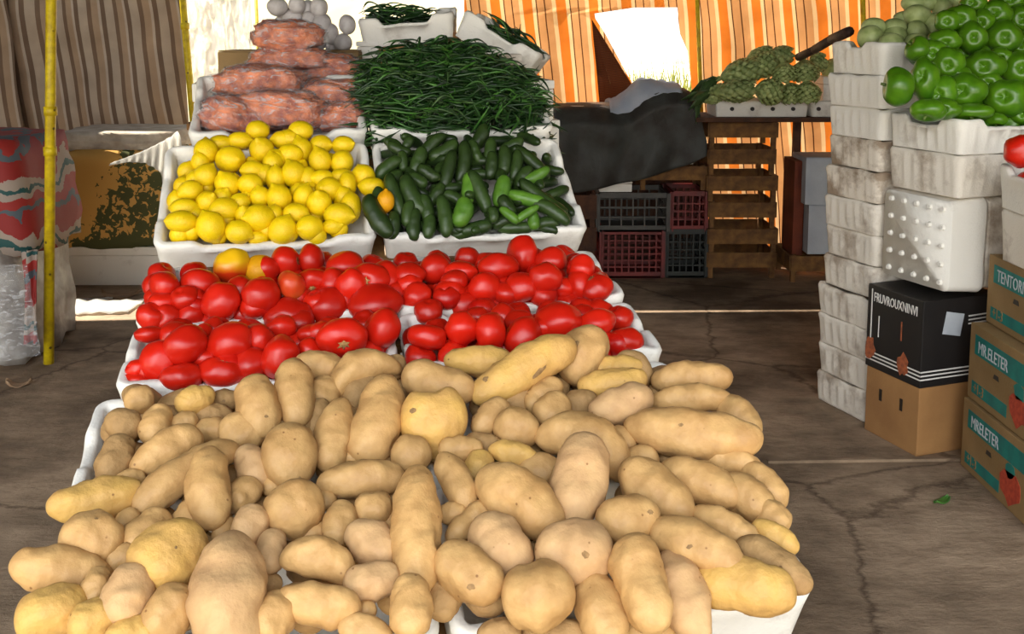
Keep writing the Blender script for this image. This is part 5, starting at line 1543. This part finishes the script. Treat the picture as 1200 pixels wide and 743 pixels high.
# ---------------------------------------------------------------- back: table board, artichokes, crates
YC = 6.2
def slat_crate(px0, px1, py0, py1, Y, depth, label, group, matl=None, boards=1, yaw=0.0):
    matl = matl or M['wood']
    a, b_ = P(px0, py1, Y), P(px1, py0, Y); w_, h_ = b_.x - a.x, b_.z - a.z
    e_ = empty('wooden_crate', ((a.x + b_.x) / 2, Y, max(0, a.z)), yaw)
    for sx in (-1, 1):
        for sy in (0, 1):
            bm = bmesh.new(); bx(bm, (sx * (w_ / 2 - .018), .018 + sy * (depth - .036), h_ / 2), (.03, .03, h_)); bm_obj('corner_post', bm, matl, e_, bevel=.002)
    bh = h_ * .56 / boards
    for k in range(boards):
        zc = h_ - bh / 2 - .004 - k * (bh + h_ * .1)
        for sy in (0, 1):
            bm = bmesh.new(); bx(bm, (0, -.004 + sy * (depth + .008), zc), (w_, .008, bh)); bm_obj('side_board', bm, matl, e_, bevel=.001)
        for sx in (-1, 1):
            bm = bmesh.new(); bx(bm, (sx * (w_ / 2 + .004), depth / 2, zc), (.008, depth, bh)); bm_obj('side_board', bm, matl, e_, bevel=.001)
    bm = bmesh.new()
    for k in range(5): bx(bm, (0, depth * (k + .5) / 5, h_ * .46), (w_, depth / 5 - .012, .008))
    bm_obj('slatted_bottom', bm, matl, e_)
    props(e_, label, 'crate', group); return e_
N = 6; py = 330.0; hh = (330 - 143) / N
for i in range(N):
    slat_crate(829 + (i % 3) * 1.0, 909 + (i % 2) * 2, py - hh, py, YC, .34, 'slatted wooden crate, %s of the tall stack under the artichoke board' % (['bottom', 'second from the floor', 'third from the floor', 'third from the top', 'second from the top', 'top'][i]), 'wooden crates under the artichokes', yaw=.03 * math.sin(i * 2.2))
    py -= hh
a, b_ = P(815, 143, YC - .1), P(1003, 138, YC - .1)
bm = bmesh.new(); bx(bm, ((a.x + b_.x) / 2, YC + .10, a.z + .014), (b_.x - a.x, .46, .026))
o = bm_obj('table_board', bm, M['wood_dk'], bevel=.003); props(o, 'dark wooden board laid across the crate stack, under the artichoke trays', 'board')
ztab = a.z + .027
q = P(944, 200, YC)
bm = bmesh.new(); bx(bm, (q.x, YC + .22, a.z / 2), (.045, .045, a.z)); o = bm_obj('wooden_post', bm, M['wood_dk'], bevel=.003); props(o, 'dark wooden post under the right part of the board', 'post')
q = P(1000, 200, YC)
bm = bmesh.new(); bx(bm, (q.x, YC + .1, a.z / 2), (.045, .045, a.z)); o = bm_obj('wooden_post', bm, M['wood_dk'], bevel=.003); props(o, 'dark wooden post behind the rear right column of trays', 'post')
for (p0, p1, nh, lab) in ((838, 950, 4, 'long white foam tray with four round holes, under the artichokes'), (951, 1000, 2, 'white foam tray with a round hole at the right end of the board')):
    a, b_ = P(p0, 118, YC - .08), P(p1, 118, YC - .08)
    mw = Matrix.Translation(((a.x + b_.x) / 2, YC - .08, ztab + .098))
    tray('foam_tray', b_.x - a.x, .34, .097, FOAM[0], mw, seed=90 + nh, raise_=0.0, holes=nh, label=lab, group='foam trays on the board', wob=.005)
a = P(973, 118, YC); foam_box(Matrix.Translation((a.x + .02, YC - .03, ztab + .03)), .15, .24, .21, FOAM[1], 'small white foam box on the board, right of the artichokes')
o, bk = put_round('pale_squash', 'bulb', lambda a, b: P(a, b, YC + .05), 977, 83, 28, 30, 0, M['squash'], 650); props(o, 'pale green squash on the foam box right of the artichokes', 'squash')

def artichoke(px, py, wp, hp_, Y, ang, seed, label, long_=False):
    c = P(px, py, Y); k = Y / 1200; L_, W_ = wp * k, hp_ * k
    e_ = empty('artichoke', c); e_.rotation_euler = (0, -math.radians(ang), 0)
    r_ = random.Random(seed); vs, fs = [], []
    n = 62
    vs0, fs0 = SPH[(16, 20)]
    core = mesh_obj('heart', [Vector((x * L_ * .36, y * W_ * .36, z * W_ * .36)) for x, y, z in vs0], fs0, M['arti'], e_)
    for i in range(n):
        t_ = (i + .5) / n; lat = 1 - 1.75 * t_; az = i * 2.39996
        cl = math.sqrt(max(0, 1 - lat * lat))
        base = Vector((-lat * L_ * .34, math.cos(az) * cl * W_ * .38, math.sin(az) * cl * W_ * .38))
        out = Vector((0, math.cos(az), math.sin(az))); tip = base + Vector((L_ * .22, 0, 0)) + out * W_ * (.16 - .10 * t_) * r_.uniform(.6, 1.3)
        side = Vector((0, -math.sin(az), math.cos(az))) * W_ * .15 * r_.uniform(.8, 1.2)
        mid = (base + tip) / 2 + out * W_ * .10
        q = len(vs); vs += [base - side * .6, base + side * .6, mid + side, tip, mid - side, mid - out * .0 + out * W_ * .03]
        fs += [(q, q + 1, q + 5), (q + 1, q + 2, q + 5), (q + 2, q + 3, q + 5), (q + 3, q + 4, q + 5), (q + 4, q, q + 5)]
    lv_ = mesh_obj('bracts', vs, fs, M['arti'], e_)
    md = lv_.modifiers.new('thickness', 'SOLIDIFY'); md.thickness = .003
    bm = bmesh.new(); cyl(bm, (-L_ * .36, 0, 0), (-L_ * .62, 0, -.01), W_ * .10, n=10); bm_obj('stem', bm, M['arti'], e_, smooth=True)
    if long_:
        vs, fs = [], []
        for i in range(7):
            az = r_.uniform(0, 6.28); o_ = Vector((-L_ * .4, 0, 0)); d_ = Vector((-1, math.cos(az) * .5, math.sin(az) * .4 - .2)).normalized(); s_ = Vector((0, -math.sin(az), math.cos(az)))
            ln = L_ * r_.uniform(.35, .6)
            q = len(vs)
            for j in range(6):
                t_ = j / 5; w_ = W_ * .16 * math.sin(PI * (t_ * .85 + .1)) * (1 + .5 * (j % 2)); p_ = o_ + d_ * ln * t_ + Vector((0, 0, -.05 * t_ * t_))
                vs += [p_ - s_ * w_, p_ + s_ * w_]
            for j in range(5): fs.append((q + 2 * j, q + 2 * j + 1, q + 2 * j + 3, q + 2 * j + 2))
        lf = mesh_obj('stalk_leaves', vs, fs, M['leaf_dk'], e_); md = lf.modifiers.new('thickness', 'SOLIDIFY'); md.thickness = .002
    props(e_, label, 'artichoke', 'artichokes heaped on the board'); return e_
AR = [(866,86,62,30,6.14,14,'left of the upper layer',1),(858,107,62,26,6.05,4,'at the left end of the bottom layer',1),(893,77,38,30,6.18,20,'second from the left in the upper layer',0),(919,84,30,28,6.06,-80,'in the middle, facing forward',0),
      (943,82,34,32,6.10,-85,'right of the upper layer',0),(899,107,42,30,6.04,-10,'second from the left in the bottom layer',0),(927,108,32,28,6.10,-70,'third from the left in the bottom layer',0),(946,107,34,30,6.04,-88,'at the right end of the bottom layer',0),
      (912,66,42,22,6.24,10,'topmost of the heap',0),(889,65,40,18,6.28,16,'behind the topmost one',1),(957,74,28,22,6.2,20,'behind the right one, below the stick',0),(836,112,40,20,6.12,30,'mostly leaves, hanging over the left tray end',1)]
for i, a in enumerate(AR):
    artichoke(*a[:6], 700 + i, 'leafy green artichoke ' + a[6], long_=bool(a[7]))
bm = bmesh.new()
pts = [P(936, 67, 6.0), P(955, 58, 5.5), P(975, 46, 4.9), P(995, 37, 4.3)]
for p_, q_ in zip(pts, pts[1:]): cyl(bm, p_, q_, .024, .022, n=9)
o = bm_obj('wooden_stick', bm, M['stick'], smooth=True); props(o, 'dark rough stick sloping from the artichokes up to the rear tray column', 'stick')

def plastic_crate(px0, px1, py0, py1, Y, depth, matl, nxh, nzh, label, name='plastic_crate'):
    a, b_ = P(px0, py1, Y), P(px1, py0, Y); w_, h_ = b_.x - a.x - .006, b_.z - a.z
    e_ = empty(name, ((a.x + b_.x) / 2, Y, max(a.z, 0))); bm = bmesh.new()
    t_ = .012
    def lattice(origin, ux, L_, nn):
        ux = Vector(ux)
        rot = Matrix.Rotation(math.atan2(ux.y, ux.x), 4, 'Z')
        o_ = Vector(origin)
        for zc, hz in ((.02, .04), (h_ - .016, .03)): bx(bm, o_ + ux * L_ / 2 + Vector((0, 0, zc)), (L_, t_, hz), rot)
        for k in range(nn + 1):
            wv = .026 if k in (0, nn) else .009
            bx(bm, o_ + ux * (L_ * k / nn) + Vector((0, 0, h_ / 2)), (wv, t_ * .8, h_ - .01), rot)
        for k in range(1, nzh): bx(bm, o_ + ux * L_ / 2 + Vector((0, 0, .03 + (h_ - .06) * k / nzh)), (L_, t_ * .7, .009), rot)
    lattice((-w_ / 2, .006, 0), (1, 0, 0), w_, nxh); lattice((-w_ / 2, depth - .006, 0), (1, 0, 0), w_, nxh)
    lattice((-w_ / 2 + .006, 0, 0), (0, 1, 0), depth, nxh - 1); lattice((w_ / 2 - .006, 0, 0), (0, 1, 0), depth, nxh - 1)
    bm_obj('lattice_sides', bm, matl, e_)
    bm = bmesh.new(); bx(bm, (0, depth / 2, .008), (w_, depth, .012)); bm_obj('crate_bottom', bm, matl, e_)
    props(e_, label, 'crate'); return e_
plastic_crate(704, 778, 273, 330, YC, .34, M['red_pl'], 9, 6, 'red plastic lattice crate on the floor, below the grey one')
plastic_crate(700, 784, 226, 272, YC, .34, M['grey_pl'], 6, 3, 'grey plastic crate on top of the red lattice crate')
plastic_crate(786, 858 - 29, 224, 272, YC + .02, .34, M['red_pl'], 5, 4, 'red plastic crate on top of the dark green one')
plastic_crate(780, 858 - 29, 273, 330, YC + .01, .34, M['green_pl'], 6, 5, 'dark green plastic crate on the floor beside the wooden stack')
slat_crate(656, 698, 232, 330, YC, .34, 'tall dark wooden crate left of the plastic crates, under the black cloth', None, M['wood_dk'], boards=2)
slat_crate(750, 828, 194, 223, YC + .04, .30, 'shallow yellowish wooden crate half covered by the black cloth', None)
a = P(722, 225, YC); foam_box(Matrix.Translation((a.x, YC + .02, a.z - .004)), .20, .28, .065, FOAM[0], 'flat white foam piece peeping out under the black cloth')

# black cloth covered bundle
out_t = [(649, 130), (655, 127), (680, 126), (705, 127), (728, 131), (742, 128), (752, 118), (765, 111), (780, 106), (796, 105), (810, 109), (818, 118), (823, 135), (828, 160)]
bot = [(659, 229), (680, 226), (705, 221), (742, 213), (780, 203), (810, 192), (829, 183)]
def interp(pts, x):
    if x <= pts[0][0]: return pts[0][1]
    for a, b in zip(pts, pts[1:]):
        if a[0] <= x <= b[0]: return a[1] + (b[1] - a[1]) * (x - a[0]) / (b[0] - a[0])
    return pts[-1][1]
YF = 6.12
vs, fs = [], []; nx, nz, nd = 70, 26, 14
def tz(i): return interp(out_t, 649 + (829 - 649) * i / nx)
rows_ = nz + 1 + nd
for i in range(nx + 1):
    px = 649 + (829 - 649) * i / nx
    zt_ = P(px, tz(i), YF + .05).z; zb_ = P(px, interp(bot, px + 6 * (1 - i / nx)), YF).z
    x = P(px, 150, YF).x
    for j in range(nz + 1):
        t_ = j / nz; z = zb_ + (zt_ - zb_) * t_
        y = YF + .02 * math.sin(x * 22 + 1.5 * math.sin(z * 5)) * (1 - t_ * .6) + .03 * noise.noise(Vector((x * 5, z * 5, 0))) + .07 * max(0, t_ - .82) ** 1.0 / .18
        vs.append(Vector((x + (4 * (1 - t_)) * .005 * (1 - i / nx), y, z)))
    for j in range(nd):
        t_ = (j + 1) / nd
        vs.append(Vector((x, YF + .07 + .44 * t_, zt_ + .03 * math.sin(t_ * PI * .6) - .10 * t_ ** 3 + .012 * noise.noise(Vector((x * 9, t_ * 6, 4))))))
for i in range(nx):
    for j in range(rows_ - 1):
        a = i * rows_ + j; fs.append((a, a + rows_, a + rows_ + 1, a + 1))
ctr = Vector((P(740, 160, YF).x, YF + .2, .9))
o = mesh_obj('covered_bundle', [v - ctr for v in vs], fs, M['tarp']); o.location = ctr
md = o.modifiers.new('thickness', 'SOLIDIFY'); md.thickness = .012; md.offset = -1
props(o, 'lumpy bundle covered with black cloth, on the crates below the torn opening', 'bundle')
# what the cloth lies on
a, b2 = P(664, 195, YF), P(822, 132, YF)
foam_box(Matrix.Translation(((a.x + b2.x) / 2, YF + .12, .705)), b2.x - a.x - .04, .36, .36, FOAMD[1], 'large foam box hidden under the black cloth')
# white sheet on the top of it
vs, fs = [], []
for i in range(31):
    px = 716 + 84 * i / 30
    for j in range(11):
        t_ = j / 10
        ii = (px - 649) / 180 * nx; i0 = min(nx - 1, int(ii)); fr_ = ii - i0
        zt_ = P(px, interp(out_t, px), YF + .05).z
        lift = .10 * math.exp(-((px - 748) / 24) ** 2) * (1 - t_ * .3) + .02
        vs.append((P(px, 150, YF).x, YF + .04 + .42 * t_, zt_ + lift + .03 * math.sin(t_ * PI * .6) - .04 * t_ ** 3 - (lift + .01) * max(0, 1 - t_ * 5) + .012 * noise.noise(Vector((px * .15, t_ * 5, 2)))))
for i in range(30):
    for j in range(10): a = i * 11 + j; fs.append((a, a + 11, a + 12, a + 1))
ctr = Vector((P(755, 115, YF).x, YF + .3, 1.15))
o = mesh_obj('white_sheet', [Vector(v) - ctr for v in vs], fs, M['wtarp']); o.location = ctr; md = o.modifiers.new('thickness', 'SOLIDIFY'); md.thickness = .006
props(o, 'crumpled white plastic sheet lying sunlit on top of the black-covered bundle', 'plastic sheet')

# cartons at the right rear
c = px_carton('carton', 946, 1004, 241, 298, 6.0, .3, M['wcard'], 'white carton with brown spots, lower of two by the rear tray column', group=None)
px_carton('carton', 943, 1004, 186, 240, 6.0, .3, M['wcard'], 'white carton with a scuffed corner, upper of two by the rear tray column', group=None)
px_carton('carton', 928, 944, 190, 299, 6.08, .25, M['card_red'], 'narrow red-brown carton standing left of the two white cartons')
slat_crate(926, 1004, 299, 331, 5.98, .36, 'low wooden crate on the floor carrying the white cartons', None)

# ---------------------------------------------------------------- left side: bench, blanket pile, scraps
a, b2 = P(63, 337, 6.02), P(208, 295, 6.02)
foam_box(Matrix.Translation(((a.x + b2.x) / 2, 6.02, 0)), b2.x - a.x, .55, .235, FOAM[3], 'long white foam box on the floor under the floral blanket')
def soft_box(name, x0, x1, y0, y1, z0, z1, matl, amp=.02, seed=0, top_sag=0.0, p=.35, shear=0.0):
    vs0, fs = SPH[(24, 36)]; cx, cy, cz = (x0 + x1) / 2, (y0 + y1) / 2, (z0 + z1) / 2; out = []
    for x, y, z in vs0:
        m_ = max(abs(x), abs(y), abs(z)); k = (1 / m_) * (1 - p) + p
        n = noise.noise(Vector((x * 3 + seed, y * 3, z * 3))) * amp + noise.noise(Vector((x * 8 + seed, y * 8, z * 8))) * amp * .4
        out.append((x * k * (x1 - x0) / 2 * (1 + n) + shear * z, y * k * (y1 - y0) / 2 * (1 + n), z * k * (z1 - z0) / 2 * (1 + n) - (top_sag * (1 - x * x) if z > .5 else 0)))
    o = mesh_obj(name, out, fs, matl); o.location = (cx, cy, cz)
    return o
o = soft_box('floral_blanket', P(56, 300, 6.0).x, P(206, 300, 6.0).x, 6.0, 6.55, .225, P(100, 176, 6.0).z, M['floral'], .02, 1, p=.03)
props(o, 'ochre and dark green floral blanket draped over the bench, left of the lemons', 'blanket')
o = soft_box('folded_blanket', P(58, 200, 6.0).x, P(200, 200, 6.0).x, 6.03, 6.66, P(100, 180, 6.0).z, P(100, 156, 6.3).z + .03, M['palecloth'], .05, 3, p=.12)
props(o, 'pale rough blanket folded on top of the floral one', 'blanket')
# white cloth hanging over the corner
top = [(128, 192), (150, 184), (170, 176), (190, 166), (201, 160), (208, 154), (214, 176)]
bt = [(128, 194), (150, 190), (170, 191), (186, 200), (194, 222), (198, 300), (206, 300)]
vs, fs = [], []
def pi_(pts, t_):
    s_ = t_ * (len(pts) - 1); i = min(int(s_), len(pts) - 2); f_ = s_ - i
    return pts[i][0] + (pts[i + 1][0] - pts[i][0]) * f_, pts[i][1] + (pts[i + 1][1] - pts[i][1]) * f_
for i in range(41):
    ta, tb = pi_(top, i / 40), pi_(bt, i / 40)
    for j in range(21):
        k = j / 20; px, py = ta[0] + (tb[0] - ta[0]) * k, ta[1] + (tb[1] - ta[1]) * k
        p_ = P(px, py, 5.95); p_.y += .015 * math.sin(px * .7 + k * 2); vs.append(p_)
for i in range(40):
    for j in range(20): a = i * 21 + j; fs.append((a, a + 1, a + 22, a + 21))
ctr = P(175, 200, 5.95)
o = mesh_obj('white_cloth', [v - ctr for v in vs], fs, M['wcloth']); o.location = ctr; md = o.modifiers.new('thickness', 'SOLIDIFY'); md.thickness = .006
props(o, 'bright white cloth hanging over the right corner of the floral blanket', 'cloth')

o = soft_box('wrapped_bundle', -3.0, P(44, 380, 4.62).x, 4.42, 5.1, 0.0, .56, M['wrap'], .05, 7, p=.10, shear=-.03)
props(o, 'grey plastic-wrapped bundle on the floor at the left edge', 'bundle')
o = soft_box('patterned_blanket', -3.0, P(49, 300, 4.6).x, 4.44, 5.1, .50, P(10, 158, 4.6).z, M['blanket'], .05, 9, p=.12, shear=-.05)
props(o, 'red, white and teal patterned blanket heaped on the wrapped bundle at the left edge', 'blanket')
# end of the blanket hanging down beside the bundle
vs, fs = [], []
for i in range(9):
    for j in range(25):
        t_ = j / 24; p_ = P(33 + 17 * i / 8 + 2 * t_, 290 + 108 * t_, 4.50); p_.y += -.06 + .02 * math.sin(i * 1.2 + t_ * 3); vs.append(p_)
for i in range(8):
    for j in range(24): a = i * 25 + j; fs.append((a, a + 1, a + 26, a + 25))
bl = o
fo = mesh_obj('hanging_end', [v - bl.location for v in vs], fs, M['blanket'], bl); md = fo.modifiers.new('thickness', 'SOLIDIFY'); md.thickness = .006
# crumpled clear sheet leaning at the foot
vs, fs = [], []
for i in range(17):
    for j in range(25):
        s_, t_ = i / 16, j / 24
        p_ = P(-30 + (62 + 16 * t_) * s_, 310 + 120 * t_ - 14 * s_ * t_, 4.40 - .10 * t_)
        p_.y += .02 * noise.noise(Vector((i * .5, j * .3, 0))); p_.z = max(p_.z, .004); vs.append(p_)
for i in range(16):
    for j in range(24): a = i * 25 + j; fs.append((a, a + 1, a + 26, a + 25))
ctr = P(10, 380, 4.4)
o = mesh_obj('plastic_sheet', [v - ctr for v in vs], fs, M['film']); o.location = ctr
props(o, 'crumpled clear plastic sheet around the foot of the grey wrapped bundle', 'plastic sheet')

def scrap(name, px, py, w_, d_, matl, label, cat, seed, rot=0.0, th=.004, curl=.02):
    Y = 1.5 * FPX / 1200 * 1200 / (py - 40) if False else None
    d = ray(px, py); t_ = -CAM.z / d.z; c = CAM + d * t_
    vs, fs = [], []; n = 10
    for i in range(n + 1):
        for j in range(n + 1):
            x, y = -w_ / 2 + w_ * i / n, (-d_ / 2 + d_ * j / n) * (1 - .7 * abs(2 * i / n - 1) ** 2)
            vs.append((x, y, .004 + curl * (abs(2 * i / n - 1) ** 2) * (.5 + noise.noise(Vector((i * .4, j * .4, seed)))) ))
    for i in range(n):
        for j in range(n): a = i * (n + 1) + j; fs.append((a, a + n + 1, a + n + 2, a + 1))
    o = mesh_obj(name, vs, fs, matl); o.location = c; o.rotation_euler.z = rot
    md = o.modifiers.new('thickness', 'SOLIDIFY'); md.thickness = th; props(o, label, cat); return o
scrap('paper_scrap', 143, 347, .22, .12, M['paper'], 'brown paper scrap on the floor in front of the long foam box', 'paper', 1, .2, curl=.05)
scrap('paper_scrap', 100, 352, .30, .06, M['wcloth'], 'thin pale strip of paper on the floor left of the brown scrap', 'paper', 2, .05)
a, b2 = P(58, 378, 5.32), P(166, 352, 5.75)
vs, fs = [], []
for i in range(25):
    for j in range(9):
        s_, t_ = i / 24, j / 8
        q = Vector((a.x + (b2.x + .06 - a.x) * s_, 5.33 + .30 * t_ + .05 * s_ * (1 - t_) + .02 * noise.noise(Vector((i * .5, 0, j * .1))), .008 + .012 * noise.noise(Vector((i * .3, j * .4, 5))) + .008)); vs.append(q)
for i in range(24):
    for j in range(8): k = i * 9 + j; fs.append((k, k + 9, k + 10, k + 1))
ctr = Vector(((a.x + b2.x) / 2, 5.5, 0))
o = mesh_obj('white_cloth', [v - ctr for v in vs], fs, M['wcloth']); o.location = ctr; md = o.modifiers.new('thickness', 'SOLIDIFY'); md.thickness = .004  # added white strip: imitates a patch of sunlight on the floor
props(o, 'white strip standing in for a sunlit patch of floor, beside the yellow pole', 'cloth')
scrap('green_leaf', 1104, 588, .07, .03, M['chili_lt'], 'small green leaf on the floor in front of the black-lidded carton', 'leaf', 3, .6, curl=.015)
scrap('dry_leaf', 22, 452, .10, .06, M['paper'], 'crumpled dry leaf on the floor left of the yellow pole foot', 'leaf', 4, .2, curl=.04)
scrap('paper_scrap', 984, 326, .09, .04, M['wcloth'], 'small white scrap on the floor under the low wooden crate', 'paper', 5, .1)
bpy.context.view_layer.update()
